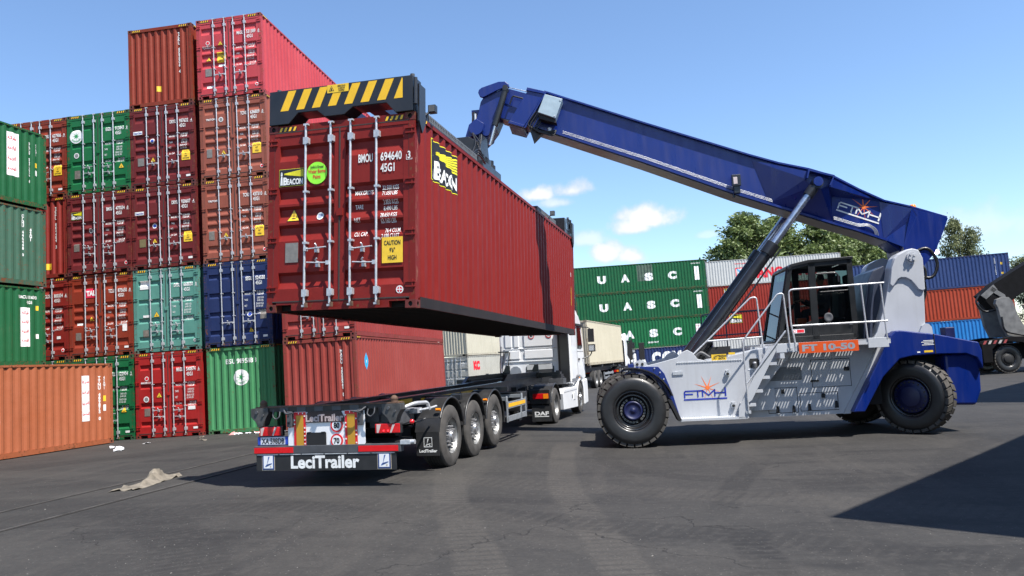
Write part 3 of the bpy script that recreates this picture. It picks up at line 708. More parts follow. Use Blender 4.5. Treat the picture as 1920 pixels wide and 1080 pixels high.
# short stack right of the wall, behind the trailer
EX, EY = 3.138, -.854
container('brown red container with a ribbed blank end behind the trailer, under a red door', (EX, EY, 0), 0, (.235, .040, .032), front='end', rust=.45, group='containers behind the trailer', fade=.4, marks=[on_end(vertical(1.93, 2.5, 'MAGU 508821 1', .11, .115)), on_side(lambda r, fn, bk, L, H: plate_part('round_sticker', r, [(circ(1.05, 2.08, .30, 18, .16), 0), (rect(.97, 2.02, 1.13, 2.12), 1)], [plain('sky blue print', (.03, .35, .65)), wlet], fn, bk))])
container('red door container half covered by the hanging one, on the brown red ribbed end', (EX, EY+.02, HR), 0, (.225, .030, .026), num=('MAGU', '532744', '0'), group='containers behind the trailer', fade=.4, marks=[plate(.45, 1.0, .24, .26), dlab])
# cream pair farther back
cy_ = -.33
container('pale grey double-door container with red initials on its long side, lower of the cream pair', (2.33-CW*math.cos(cy_), 32.76-CW*math.sin(cy_), -.06), cy_, (0.3536, 0.3468, 0.3060), H=2.591, style='B', num=('OCLU', '123456', '7') if False else ('CRXU', '477012', '3'), code='42G1', group='cream containers behind the truck', tiny=False, hz=False, rust=.2, marks=[on_side(words(.9, 1.55, 'KC', .6, red_ink, w=.95, bold=.08))])
container('cream container with blank ribbed end on top of the pale grey double doors', (2.33-CW*math.cos(cy_), 32.76-CW*math.sin(cy_), 2.56), cy_, CREAM, H=2.591, front='end', group='cream containers behind the truck', hz=False, rust=.2)
# row at the left edge
oy = -.09
def far_corner(x, y, yaw, L=12.192):   # position so that the right far bottom corner lands on (x, y)
    c, s = math.cos(yaw), math.sin(yaw); return (x-(CW*c-L*s), y-(CW*s+L*c))
p = far_corner(-2.72, -1.05, oy)
G2 = 'containers with long sides at the left edge'
container('orange long container lying on the ground in front of the door stacks', (*p, 0.01), oy, ORANGE, H=2.591, front='end', group=G2, rust=.30, fade=.4, marks=[on_side(arabic_sheet(11.05, 1.50, .34, 1.42)), on_side(vertical(11.63, 2.18, 'TTNU 489875 0', .10, .108)), on_side(vertical(11.86, 2.18, '42G1', .10, .108)), on_side(label(11.86, 1.46, .10, .18, ylab)), on_side(label(11.86, 1.16, .10, .2, wlet)), on_side(words(6.22, .98, 'UASC', .62, w=1.75, bold=.06))])
for i, (c_, lab, mk) in enumerate(((DKG, 'hidden lowest green container behind the orange one', []),
    (DKG, 'green long container with a vertical white sheet, just above the orange one', [on_side(arabic_sheet(11.42, 1.28, .36, 1.28)), on_side(words(11.15, 2.22, 'UACU 116393', .10, w=.72)), on_side(words(11.45, 2.05, '42G1', .10)), on_side(label(11.88, 1.92, .09, .15, ylab)), on_side(label(11.88, .98, .09, .15, wlet))]),
    (OLDG, 'dull grey green long container with vertical number, between two greens', [on_side(vertical(11.30, 2.35, 'CLHU 446448 0', .10, .108)), on_side(vertical(11.60, 1.92, '42G1', .10, .108))]),
    (DKG, 'topmost green long container with a white sheet, on the dull grey green one', [on_side(arabic_sheet(10.86, 1.62, .46, 1.45)), on_side(vertical(11.52, 2.20, 'UACU 847226 8', .10, .108)), on_side(vertical(11.78, 2.20, '42G1', .10, .108)), on_side(label(11.78, 1.45, .10, .16, ylab)), on_side(label(11.78, 1.18, .10, .18, wlet))]))):
    p = far_corner(-5.22+.045*i, -1.0, oy)
    container(lab, (*p, .03+2.655*i), oy, c_, H=2.60, front='end', group=G2, rust=.45 if i != 2 else .9, marks=mk)
# background stacks, long sides to the camera (local +x turned to the viewer)
def row(x, y, yaw, base, step, items, H, L=12.192, group='background containers'):
    for i, (lab, c_, kw) in enumerate(items):
        p = (x-CW*math.cos(yaw), y-CW*math.sin(yaw)); container(lab, (*p, base+i*step), yaw, c_, H=H, L=L, front='end', group=group, hz=False, **kw)
def big_letters(pairs, z, h, mat=None, bold=.075, w=None):
    def f(r, fn, bk, L, H):
        for x, ch in pairs: MB().text(ch, lambda a, c: fn(a, c, 2), x, z, h, bold=bold, align='C', w=w, brk=bk).build('letter', [mat or wlet], r)
    return on_side(f)
UL = [(2.55, 'U'), (4.72, 'A'), (6.9, 'S'), (9.08, 'C')]
num_us = on_side(lambda r, fn, bk, L, H: MB().text('UACU 332418', lambda a, c: fn(a, c, 2), 10.9, 2.22, .11, w=.8, brk=bk).build('lettering', [wlet], r))
uyaw = -math.pi/2+.134
row(10.05, 46.29, uyaw, -.32, 2.605, [
    ('navy blue long container with big white letters, lowest under the green trio', (0.0150, 0.0272, 0.0918), dict(marks=[big_letters([(3.75+.95*i, ch) for i, ch in enumerate('CMA')]+[(6.95+.95*i, ch) for i, ch in enumerate('CGM')], 1.18, .95, w=.85)])),
    ('lowest of three lettered green long containers, with a paper sheet beside the last letter', (0.0068, 0.1020, 0.0354), dict(marks=[big_letters(UL, 1.02, .62, w=.8), on_side(arabic_sheet(11.0, 1.25, .42, 1.25)), on_side(words(6.3, .42, 'GREEN PAINT', .14, w=1.0))])),
    ('middle of three lettered green long containers, plain green roofline', UG, dict(rust=.6, marks=[big_letters(UL, 1.02, .62, w=.8), on_side(label(11.35, 1.35, .42, 1.25, plain('white sheet', (.78, .78, .77)))), num_us])),
    ('top one of three lettered green long containers, grey patch by its second letter', UG, dict(rust=.7, marks=[big_letters(UL, 1.02, .62, w=.8), on_side(label(11.35, 1.35, .42, 1.25, plain('white sheet', (.78, .78, .77)))), num_us,
      on_side(lambda r, fn, bk, L, H: plate_part('repair_patch', r, [(rect(5.85, .95, 7.3, 2.45), 0)], [plain('grey green patch', (.05, .085, .06), .6, 0, .3, 3.)], fn, bk))]))], 2.591, group='lettered containers behind the far truck')
yy = -math.pi/2+.136
def ym(r, fn, bk, L, H):
    b = MB(); F2 = lambda i: (lambda a, c: fn(a, c, i))
    def P(q, i, mi): b.poly2(q, [tuple(range(len(q)))], F2(i), mi, bk)
    P(rect(2.95, .55, 4.05, 1.75), 2, 0); P(rect(3.05, .65, 3.95, 1.65), 3, 1)
    P([(3.08, 1.62), (3.3, 1.62), (3.5, 1.2), (3.7, 1.62), (3.92, 1.62), (3.62, 1.05), (3.62, .68), (3.38, .68), (3.38, 1.05)], 4, 2)
    b.text('YANG MING', F2(2), 4.25, .62, .95, 0, w=6.9, bold=.05, brk=bk)
    b.text('www.yangming.com', F2(2), 2.9, 2.1, .16, 0, w=2.6, brk=bk)
    b.build('lettering', [red_ink, wlet, plain('light blue print', (.10, .35, .70))], r)
row(22.99, 55.07, yy, .12, 2.64, [
    ('white long container at ground level behind the machine cab', YWHITE, dict(rust=.25, marks=[on_side(words(9.6, 1.9, 'www.yangming.com', .22, red_ink, w=2.6))])),
    ('dark red long container with lighthouse logo, above the ground level white one', (0.1972, 0.0159, 0.0117), dict(rust=.25, marks=[on_side(lambda r, fn, bk, L, H: beacon(1.9, 1.45, 1.25, .85)(r, fn, bk, L, H))])),
    ('dark red long container directly under the white lettered one', (0.2169, 0.0208, 0.0126), dict(rust=.25, marks=[on_side(beacon(1.6, 1.85, .55, .5))])),
    ('white long container with red lettering on top behind the cab', YWHITE, dict(rust=.3, marks=[on_side(ym)]))], 2.591, 13.716, 'white and red containers behind the cab')
sy_ = -math.pi/2-.043
def seaco(r, fn, bk, L, H):
    b = MB(); b.text('seaco', lambda a, c: fn(a, c, 2), 1.1, 1.45, .5, 0, w=2.1, bold=.08, brk=bk); b.text('a global', lambda a, c: fn(a, c, 2), 1.2, 1.05, .2, 1, w=1.1, bold=.04, brk=bk)
    b.build('lettering', [plain('orange yellow print', (.85, .42, .02)), red_ink], r)
row(33.60, 43.70, sy_, .08, 2.62, [
    ('sky blue long container on the ground behind the counterweight', SKYB, dict(rust=.3)),
    ('rusty orange red long container above the sky blue one', SBROWN, dict(rust=.35)),
    ('faded navy long container with yellow lettering on top of the orange red one', SBLUE, dict(rust=.35, fade=.4, marks=[on_side(seaco), on_side(vertical(11.1, 2.25, 'SEGU 112034', .12, .13)), on_side(label(11.6, 1.75, .14, .2, ylab)), on_side(label(11.6, .95, .16, .16, ylab))]))], 2.591, group='coloured containers at the right')
# the container on the far truck
container('cream container riding on the far white truck', (12.02-CW*math.cos(-.16), 20.1-CW*math.sin(-.16), 1.27), -.16, (0.4488, 0.4080, 0.3060), H=2.62, front='end', group='containers on vehicles', hz=False, rust=.45, cast=None)
# the lifted container
HP = (8.6533, -13.3813, 2.6597); HRZ = (-.0147, .0529, -.1267)
HM = Matrix.Translation(HP) @ Matrix.Rotation(-.1267, 4, 'Z') @ Matrix.Rotation(-.0147, 4, 'X') @ Matrix.Rotation(.0529, 4, 'Y')
def green_disc(r, fn, bk, L, H):
    b = MB(); x, z = .835, 2.10; b.poly2(circ(x, z, .172, 28), [tuple(range(28))], lambda a, c: fn(a, c, 1), 0, bk)
    for t, dz, h, mi, w in (('Joyful & Ground', .075, .045, 2, .22), ('Water Borne', .0, .06, 1, .29), ('Paint', -.085, .06, 1, .13)): b.text(t, lambda a, c: fn(a, c, 3), x-w/2, z+dz, h, mi, w=w, brk=bk)
    b.build('paint_sticker', [plain('lime print', (.28, .80, .04)), red_ink, black_ink], r)
def seal(x, z): return roundel(x, z, .055, [wlet, blue_ink])
def scrape(r, fn, bk, L, H):
    b = MB(); rr = random.Random(3)
    for k in range(26):
        y = rr.uniform(.01, .10); z = rr.uniform(.3, 2.4); h = rr.uniform(.05, .22); w = rr.uniform(.004, .012)
        b.flat([(y, z), (y+w, z+h*.1), (y+w*.8, z+h), (y+w*.1, z+h*.8)], lambda a, c: (CW-.0025, a, c))
    b.build('scratch_mark', [plain('bare primer', (.36, .16, .11), .6)], r)
hang = container('maroon container hanging from the spreader in mid air', HP, 0, (0.1824, 0.0129, 0.0099), num=('BMOU', '694640', '3'), group='containers on vehicles', rot=None, rust=.06, fade=.12,
    marks=[beacon(.19, 1.93, .43, .27), green_disc, warn(.43, 1.45, .13), plate(.42, .90, .22, .30), roundel(.88, 1.44, .058, [wlet, plain('grey blue print', (.25, .30, .42))]), caution(2.075, .855, w=.33, h=.38), roundel(2.19, .27, .058, [wlet, red_ink], 'cross'),
           on_side(beacon(.66, 2.03, 1.22, .66)), scrape, lambda r, fn, bk, L, H: MB().box(CW-.010, .182, .012, CW-.0015, L-.182, .168).build('bottom_rail', [plain('dark underseal', (.013, .008, .008), .7, 0, .3, 3.)], r), on_side(label(11.75, 1.10, .10, .5, ylab)), on_side(warn(11.75, 1.35, .10)), on_side(label(11.72, 1.75, .06, .12, wlet))])
hang.rotation_mode = 'QUATERNION'; hang.rotation_quaternion = HM.to_quaternion()

# ------------------------------------------------------------------ road wheels
def truck_tyre(r, w, n=40):
    b = MB(); rr = r*.56
    b.lathe([(rr, .03*w), (rr*1.06, 0), (r*.80, -.015), (r*.95, .02), (r*.985, .07*w), (r, .16*w)], (0, 0, 0), (-1, 0, 0), n, 0, True)
    pr = []
    for k in range(5):
        t0 = .16*w+k*w*.136; pr += [(r, t0+.004), (r, t0+w*.12), (r-.012, t0+w*.125), (r-.012, t0+w*.135)]
    b.lathe(pr, (0, 0, 0), (-1, 0, 0), n, 1, False)
    b.lathe([(r, .84*w), (r*.985, .93*w), (r*.95, w), (rr, w-.02)], (0, 0, 0), (-1, 0, 0), n, 0, True)
    return b
def truck_rim(r, deep, kind):
    b = MB(); q = r*.56
    b.lathe([(q+.012, .0), (q+.012, .014), (q-.012, .03), (q-.02, deep*.6), (q*.86, deep)], (0, 0, 0), (-1, 0, 0), 36, 0)
    b.lathe([(q*.86, deep), (q*.56, deep*.78), (q*.5, deep*.76)], (0, 0, 0), (-1, 0, 0), 36, 0)
    for k in range(10):
        t = 2*math.pi*k/10; c, s = math.cos(t), math.sin(t)
        b.cyl((-deep*.80, c*q*.73, s*q*.73), (-deep*.66, c*q*.73, s*q*.73), q*.085, n=10, mi=2)
    if kind == 'trailer':
        b.cyl((-deep*.80, 0, 0), (-deep*.1, 0, 0), q*.44, q*.40, 20, 1); b.cyl((-deep*.1, 0, 0), (.015, 0, 0), q*.30, q*.26, 16, 1)
        for k in range(10):
            t = 2*math.pi*(k+.5)/10; c, s = math.cos(t), math.sin(t)
            b.cyl((-deep*.75, c*q*.56, s*q*.56), (-deep*.05, c*q*.56, s*q*.56), q*.075, q*.06, 8, 1)
    elif kind == 'front':
        b.cyl((-deep*.7, 0, 0), (.02, 0, 0), q*.42, q*.34, 18, 1)
        for k in range(10):
            t = 2*math.pi*(k+.5)/10; b.cyl((-deep*.75, math.cos(t)*q*.56, math.sin(t)*q*.56), (.0, math.cos(t)*q*.56, math.sin(t)*q*.56), q*.05, n=8, mi=1)
    else:
        b.lathe([(q*.5, deep*.76), (q*.46, deep*.4), (q*.2, deep*.35), (0.001, deep*.35)], (0, 0, 0), (-1, 0, 0), 24, 0)
    return b
RIMS = [plain('rim aluminium', (.24, .24, .235), .45, .5, .35, 9.), plain('hub nut steel', (.42, .42, .43), .3, .7, .3, 20.), dblack]
def wheel_pair(parent, name, y, z, x, r, w, kind, deep=.12):
    tm = cached(('tyre', r, w), lambda: truck_tyre(r, w).mesh('tyre', [rubber_worn, rubber])); rm = cached(('rim', r, kind), lambda: truck_rim(r, deep, kind).mesh('rim', RIMS))
    hm = cached(('whl', r, kind), lambda: MB().cyl((-.33, 0, 0), (-deep*.9, 0, 0), r*.30, n=16).mesh('wheel', [dblack]))
    for sgn in (1, -1):
        o = put(hm, name, parent); o.location = (sgn*x, y, z); o.rotation_euler = (.4*y, 0, math.pi if sgn < 0 else 0)
        put(tm, 'tyre', o); put(rm, 'rim', o)
def guard_arc(x0, x1, y, z, r, a0, a1, n=18, th=.012):
    """curved mudguard over a wheel, open below, with a rolled outer lip"""
    b = MB(); P = [(y+r*math.cos(a), z+r*math.sin(a)) for a in [R(a0+(a1-a0)*i/n) for i in range(n+1)]]; Q = [(y+(r+th)*math.cos(a), z+(r+th)*math.sin(a)) for a in [R(a0+(a1-a0)*i/n) for i in range(n+1)]]
    for i in range(n):
        vs = [(x, *p) for x in (x0, x1) for p in (P[i], P[i+1], Q[i+1], Q[i])]
        b.add(vs, [(0, 1, 2, 3), (7, 6, 5, 4), (3, 2, 6, 7), (1, 0, 4, 5)], 0, False)
    b.tube([(x1, q[0], q[1]) for q in P], .022, 8); return b
def roundel_sign(name, parent, x, y, z, r, t):
    b = MB(); b.cyl((x, y+.006, z), (x, y-.004, z), r, n=28, mi=0); b.disc((x, y-.0055, z), (0, -1, 0), r*.76, 24, 1)
    b.text(t, lambda a, c: (a, y-.007, c), x, z-r*.38, r*.78, 2, align='C', bold=.05, sx=.85); return b.build(name, [red, white, black_ink], parent)

# ------------------------------------------------------------------ container trailer
TP = (9.336, -13.0635, -.041); TROT = (0, .021, -.127)
tr = thing('container_trailer', 'empty black skeletal trailer with red bumper bar and lettered rear board', 'trailer', TP, TROT)
back = lambda y: (lambda a, c, i=0: (a, y-.0015*i, c))
b = MB()                                                   # frame: two beams, gooseneck, cross members
for s in (-1, 1):
    x = s*.46
    b.prism([(.15, .86), (7.6, .78), (8.6, .98), (12.6, 1.08), (12.6, 1.26), (8.6, 1.26), (7.9, 1.235), (.15, 1.215)], 'x', x-.012, x+.012)
    b.prism([(.15, 1.215), (7.9, 1.235), (8.6, 1.262), (12.6, 1.262), (12.6, 1.28), (8.6, 1.28), (7.9, 1.255), (.15, 1.235)], 'x', x-.075, x+.075); b.box(x-.07, .15, .84, x+.07, 7.6, .86)
for y in (1.6, 2.9, 4.2, 6.2, 7.4, 9.3, 10.8): b.box(-.46, y-.05, .92, .46, y+.05, 1.16)
for y in (3.0, 6.2): b.box(-1.18, y-.06, 1.10, 1.18, y+.06, 1.2)
b.build('chassis_frame', [black], tr)
b = MB()
for (y0, y1) in ((2.75, 3.55), (3.75, 4.9), (5.0, 6.4)): b.box(.474, y0, 1.03, .480, y1, 1.17); b.box(-.480, y0, 1.03, -.474, y1, 1.17)
b.box(.535, .5, 1.06, .56, 1.35, 1.19); b.box(.5, .9, 1.10, .535, 2.2, 1.2)
b.build('reflective_marking', [plain('amber beam paint', (.62, .33, .02), .5)], tr)
# rear bolster with fold-up corner brackets and twist locks
b = MB(); b.prism([(-1.02, 1.18), (-.72, 1.155), (.66, 1.155), (.98, 1.18), (1.18, 1.20), (1.18, 1.245), (-1.18, 1.245), (-1.18, 1.19)], 'y', .05, .24); b.box(-1.2, .03, 1.235, 1.22, .26, 1.25, 1)
for k in range(5): b.box(-.78+k*.30, .045, 1.16, -.63+k*.30, .05, 1.235, 2)
for s in (-1, 1):
    b.tube([(s*.86, .0, 1.20), (s*.86, -.03, 1.10), (s*.80, -.03, 1.05), (s*.74, -.03, 1.09), (s*.75, .0, 1.17)], .011, 7, 2, .05)
    b.tube([(s*.70, .03, 1.20), (s*.62, -.05, 1.13), (s*.5, -.05, 1.15)], .015, 7, 2, .05)
b.build('rear_bolster', [black, brownrail, dgrey, galv], tr)
for s in (-1, 1):
    b = MB(); x = s*1.12
    b.prism([(x-.16, 1.23), (x+.14, 1.23), (x+.15, 1.14), (x+.09, 1.05), (x+.05, .95), (x-.03, .93), (x-.08, 1.02), (x-.16, 1.10)], 'y', .02, .20, 0); b.cyl((x-.05, .0, 1.17), (x-.05, .2, 1.17), .026, n=10, mi=1); b.cyl((x+.06, .0, 1.12), (x+.06, .2, 1.12), .018, n=8, mi=1)
    b.prism([(x-.07, 1.0), (x+.08, 1.0), (x+.02, .90)], 'y', .10, .16, 0)
    o = b.build('corner_bracket', [plain('worn grey steel', (.060, .059, .058), .55, .2, .4, 9.), dgrey], tr, .006)
    b = MB(); b.cyl((x, .13, 1.245), (x, .13, 1.275), .06, n=14); b.lathe([(.05, 0), (.062, .02), (.05, .05), (.02, .075), (.001, .08)], (x, .13, 1.275), (0, 0, 1), 14); b.build('twist_lock', [brownrail], tr)
# white light board, amber boards, dark name strip, flap, speed discs
b = MB(); b.prism([(-.64, .62), (.63, .62), (.665, .66), (.665, 1.148), (-.52, 1.148), (-.52, .92), (-.64, .92)], 'y', .045, .055); b.box(-.52, .055, .75, .6, .10, 1.0, 1)
b.build('light_board', [white, dgrey], tr)
for x0 in (-.535, .335):
    o = plate_part('marker_plate', tr, [(rect(x0, .575, x0+.215, 1.155), 0), (rect(x0+.004, .58, x0+.211, 1.15), 1), (rect(x0+.045, .625, x0+.17, 1.10), 2)], [wlet, red, plain('amber reflector', (.46, .24, .02), .4, 0, .05)], lambda a, c, i: (a, .038-.003*i, c))
    b = MB(); rr = random.Random(int(x0*10))
    for k in range(9): zz = .60+k*.06; xx = x0+(.008 if rr.random() < .5 else .182); b.box(xx, .026, zz, xx+.022, .030, zz+.02)
    for k in range(4): b.box(x0+.05+k*.035, .026, .585+.535*(k % 2), x0+.062+k*.035, .030, .61+.535*(k % 2))
    b.build('marker_chip', [wlet], o)
    b = MB(); xx = x0-.10 if x0 < 0 else x0+.225; b.box(xx, .0, .93, xx+.085, .07, 1.17); b.cyl((xx+.03, -.004, 1.10), (xx+.03, .02, 1.10), .015, n=8, mi=1); b.cyl((xx+.03, -.004, .99), (xx+.03, .02, .99), .015, n=8, mi=1); b.build('rubber_buffer', [dgrey, dblack], tr, .006)
b = MB(); b.prism([(-.31, .985), (.33, .985), (.33, 1.05), (.28, 1.15), (-.28, 1.155), (-.31, 1.11)], 'y', .028, .044); o = b.build('name_strip', [plain('dark maroon film', (.030, .016, .018), .35)], tr)
b = MB(); b.text('LeciTrailer', back(.026), -.32, 1.005, .105, w=.64, bold=.04); b.build('lettering', [plain('dusty pink lettering', (.42, .34, .33), .5)], o)
b = MB(); b.box(-.31, .026, .585, .015, .05, .835); b.box(-.30, .02, .83, -.24, .05, .845); b.box(-.06, .02, .83, 0, .05, .845); b.cyl((-.15, .022, .61), (-.15, .03, .61), .008, n=8, mi=1); b.build('paper_holder', [dblack, galv], tr)
roundel_sign('speed_disc', tr, .20, .036, .935, .103, '80'); roundel_sign('speed_disc', tr, .195, .036, .705, .103, '70')
# bumper bar and lettered board
b = MB(); b.box(-1.235, .02, .522, 1.245, .14, .645); b.build('bumper_bar', [dgrey], tr, .008)
for x0, x1 in ((-1.225, -.545), (.56, 1.205)): MB().box(x0, .012, .537, x1, .0195, .622).build('red_strip', [plain('red reflective film', (.60, .004, .008), .3, 0, .05)], tr)
b = MB(); b.box(-1.20, .03, .262, -.022, .045, .508); b.box(-.018, .03, .262, 1.165, .045, .508)
for k in range(6): b.box(-1.18+k*.39, .022, .506, -.81+k*.39, .05, .519, 1)
bo = b.build('name_board', [plain('black rubber sheet', (.014, .014, .015), .6, 0, .3, 5.), galv], tr)
b = MB(); b.text('LeciTrailer', back(.027), -.595, .305, .185, w=1.16, bold=.035); b.build('lettering', [wlet], bo)
for x0 in (-1.10, .86):
    b = MB(); F = lambda i: (lambda a, c: (a, .028-.002*i, c))
    b.flat(rect(x0, 0.273, x0+.225, 0.528), F(0), 0); b.flat(rect(x0+.008, 0.281, x0+.217, 0.520), F(1), 1); b.flat(rect(x0+.022, 0.295, x0+.203, 0.506), F(2), 2); b.flat(rect(x0+.032, 0.305, x0+.193, 0.496), F(3), 3)
    b.flat([(x0+.115, 0.483), (x0+.14, 0.483), (x0+.095, 0.363), (x0+.18, 0.373), (x0+.18, 0.386), (x0+.08, 0.363), (x0+.055, 0.328), (x0+.085, 0.333)], F(4), 2); b.flat(circ(x0+.155, 0.333, .014, 12), F(4), 0)
    b.build('emblem_plate', [plain('tan edge', (.50, .42, .30)), plain('navy edge', (.03, .05, .14)), plain('emblem blue', (.05, .11, .32)), white], bo)
# lamps, number plate
for x0, x1, lit in ((-1.145, -.765, 0), (.835, 1.235, 1)):
    b = MB(); b.box(x0-.01, .05, .79, x1+.01, .14, .945); lo_ = b.build('tail_lamp', [dblack], tr, .01)
    w = x1-x0; b = MB(); b.box(x0, .035, .80, x1, .05, .935); b.build('lens', [redlens], lo_, .006)
    for q0, q1 in ((.07, .25), (.60, .82)): b = MB(); b.prism([(x0+w*q0, .805), (x0+w*(q0+.07), .805), (x0+w*q1, .93), (x0+w*(q0 if q0 < .3 else q0+.12), .93)], 'y', .030, .036); b.build('clear_lens', [whitelens], lo_)
    if lit:
        b = MB()
        for k in (.35, .53): b.cyl((x0+w*k, .034, .835), (x0+w*k, .028, .835), .013, n=10)
        b.build('lit_bulb', [red_led], lo_)
b = MB(); b.box(-1.19, .055, .652, -.645, .07, .79); npx = b.build('number_plate', [plain('plate surround', (.03, .05, .13), .4)], tr)
b = MB(); b.flat(rect(-1.135, .665, -.70, .778), back(.053), 0); b.flat(rect(-1.182, .665, -1.135, .778), back(.053), 1); b.flat(rect(-.70, .665, -.652, .778), back(.053), 1)
b.text('XA 598DB', back(.051), -1.115, .68, .082, 2, w=.40, bold=.03); b.build('plate_face', [plain('plate white', (.55, .56, .60)), plain('plate blue', (.02, .06, .42)), black_ink], npx)
# side marker on a stalk, pipework, levers
b = MB(); b.tube([(1.2, .12, .90), (1.32, .08, .93), (1.40, .06, .955)], .012, 6, 0); b.build('marker_stalk', [dblack], tr)
b = MB(); b.lathe([(.001, -.02), (.03, -.015), (.038, .01), (.03, .03), (.001, .035)], (1.42, .06, .955), (.6, -.8, 0), 12); b.build('side_marker', [redlens], tr)
b = MB(); b.box(1.24, .02, .63, 1.40, .10, .69, 0); b.cyl((1.24, .06, .66), (1.46, .06, .66), .035, n=10, mi=0); b.box(.62, .3, .86, 1.02, 1.1, 1.06, 1); b.tube([(1.0, .7, 1.12), (1.12, .9, 1.18), (1.2, 1.25, 1.17), (1.21, 1.3, 1.05)], .032, 8, 0, .1); b.box(.86, .92, 1.02, 1.16, 1.12, 1.10, 0)
for k in range(3): b.box(.86, .915, 1.03+k*.022, 1.16, .92, 1.04+k*.022, 1)
b.tube([(1.15, 1.0, 1.06), (1.22, 1.35, 1.07), (1.27, 1.48, 1.09)], .02, 7, 0); b.tube([(.8, .95, 1.0), (1.0, 1.3, .84), (1.1, 1.4, .9)], .012, 6, 1, .1)
b.box(.55, .25, .95, .80, .6, 1.16, 1); b.build('valve_block', [galv, dgrey], tr)
b = MB(); b.cyl((-.8, .9, .80), (.8, .9, .80), .13, n=16); b.cyl((-.7, 1.25, .72), (.7, 1.25, .72), .11, n=16); b.box(-1.0, .6, .55, .9, 1.3, .62); b.build('air_tank', [dblack], tr)
# axles, wheels, guards
for i, (y, z) in enumerate(((2.18, .53), (3.50, .53), (4.82, .575))):
    b = MB(); b.cyl((-1.1, y, z), (1.1, y, z), .075, n=12); b.box(-.62, y-.3, z+.05, -.48, y+.42, z+.17); b.box(.48, y-.3, z+.05, .62, y+.42, z+.17); b.cyl((-.55, y+.28, z+.1), (-.55, y+.28, z+.36), .12, n=14); b.cyl((.55, y+.28, z+.1), (.55, y+.28, z+.36), .12, n=14); b.build('axle', [dblack], tr)
    wheel_pair(tr, 'wheel', y, z, 1.275, .535, .385, 'trailer', .13)
    for s in (-1, 1):
        b = guard_arc(s*.84, s*1.27, y, .56, .635, 15 if i < 2 else -8, 172 if i else 150, 18)
        o = b.build('mudguard', [plain('black moulded plastic', (.020, .020, .021), .42, 0, .2, 5., .15)], tr)
        b = MB()
        if i == 0:
            yb = y-.62
            b.prism([(yb+.06, .88), (yb-.02, .66), (yb, .655), (yb+.085, .875)], 'x', s*.84, s*1.28); b.build('guard_skirt', [MATS['black moulded plastic']], o)
            b = MB(); b.box(min(s*.86, s*1.27), yb-.02, .265, max(s*.86, s*1.27), yb-.005, .66); fl = b.build('mud_flap', [MATS['black rubber sheet']], tr)
            xc = s*1.07; b = MB(); F = back(yb-.0225)
            for q in (rect(xc-.075, .41, xc+.075, .42), rect(xc-.075, .56, xc+.075, .57), rect(xc-.075, .42, xc-.066, .56), rect(xc+.066, .42, xc+.075, .56)): b.flat(q, F)
            b.flat([(xc-.005, .55), (xc+.015, .55), (xc-.02, .455), (xc+.045, .46), (xc+.045, .472), (xc-.03, .455), (xc-.05, .43), (xc-.025, .434)], F); b.flat(circ(xc+.03, .437, .01, 10), F)
            b.text('LeciTrailer', F, xc-.16, .325, .048, w=.32, bold=.045); b.build('lettering', [wlet], fl)
        b = MB(); b.cyl((s*1.20, y-.55 if i != 1 else y-.5, 1.02), (s*1.28, y-.55 if i != 1 else y-.5, 1.02), .025, n=10); 
        if i != 1: b.build('side_marker', [amber], o)
# side guard
for s in (-1, 1):
    b = MB(); x0, x1 = sorted((s*1.235, s*1.262))
    b.box(x0, 5.80, .72, x1, 7.45, .87); b.box(x0, 5.80, .44, x1, 7.45, .56); b.box(x0, 5.78, .43, x1, 5.86, .90); b.box(x0, 7.40, .43, x1, 7.47, .90); b.box(x0, 6.95, .44, x1, 7.03, .87)
    for y in (5.9, 7.2): b.box(min(s*.5, s*1.24), y-.04, .90, max(s*.5, s*1.24), y+.04, .98); b.prism([(y-.08, .85), (y+.08, .85), (y+.04, 1.0), (y-.05, 1.0)], 'x', x0-.02, x0)
    sg = b.build('side_guard', [plain('dull aluminium', (.34, .36, .38), .4, .5, .15, 8.)], tr, .004)
    b = MB(); b.box(min(s*1.2625, s*1.266), 5.90, .755, max(s*1.2625, s*1.266), 7.36, .835); b.build('amber_strip', [plain('amber film', (.80, .42, .01), .35)], sg)
# landing legs, front bolster, locker
for s in (-1, 1):
    b = MB(); b.box(s*.72-.07, 8.35, .42, s*.72+.07, 8.5, 1.1); b.box(s*.72-.05, 8.37, .30, s*.72+.05, 8.48, .42); b.box(s*.72-.13, 8.28, .27, s*.72+.13, 8.57, .30); b.build('landing_leg', [dblack], tr)
b = MB(); b.prism([(-1.2, 1.30), (-1.2, 1.38), (1.2, 1.38), (1.2, 1.30), (.6, 1.22), (-.6, 1.22)], 'y', 11.85, 12.1)
b.box(-.9, 8.6, 1.24, -.5, 9.8, 1.34); b.prism([(8.2, 1.22), (8.7, 1.42), (12.2, 1.42), (12.2, 1.28), (8.6, 1.26)], 'x', -.66, -.58); b.prism([(8.2, 1.22), (8.7, 1.42), (12.2, 1.42), (12.2, 1.28), (8.6, 1.26)], 'x', .40, .48)
for s, xx in ((-1, -.55), (1, .35)): b.prism([(xx-.10, 1.38), (xx+.12, 1.38), (xx+.12, 1.62), (xx+.02, 1.64)], 'y', 12.1, 12.2)
for s in (-1, 1): b.cyl((s*1.1, 11.97, 1.38), (s*1.1, 11.97, 1.42), .05, n=12); b.box(s*1.1-.14, 11.8, 1.20, s*1.1+.14, 12.15, 1.31)
b.build('front_bolster', [black], tr)
for x in (-1.1, .42): MB().box(x, 7.6, .55, x+.68, 8.2, 1.0).build('locker', [black], tr, .01)

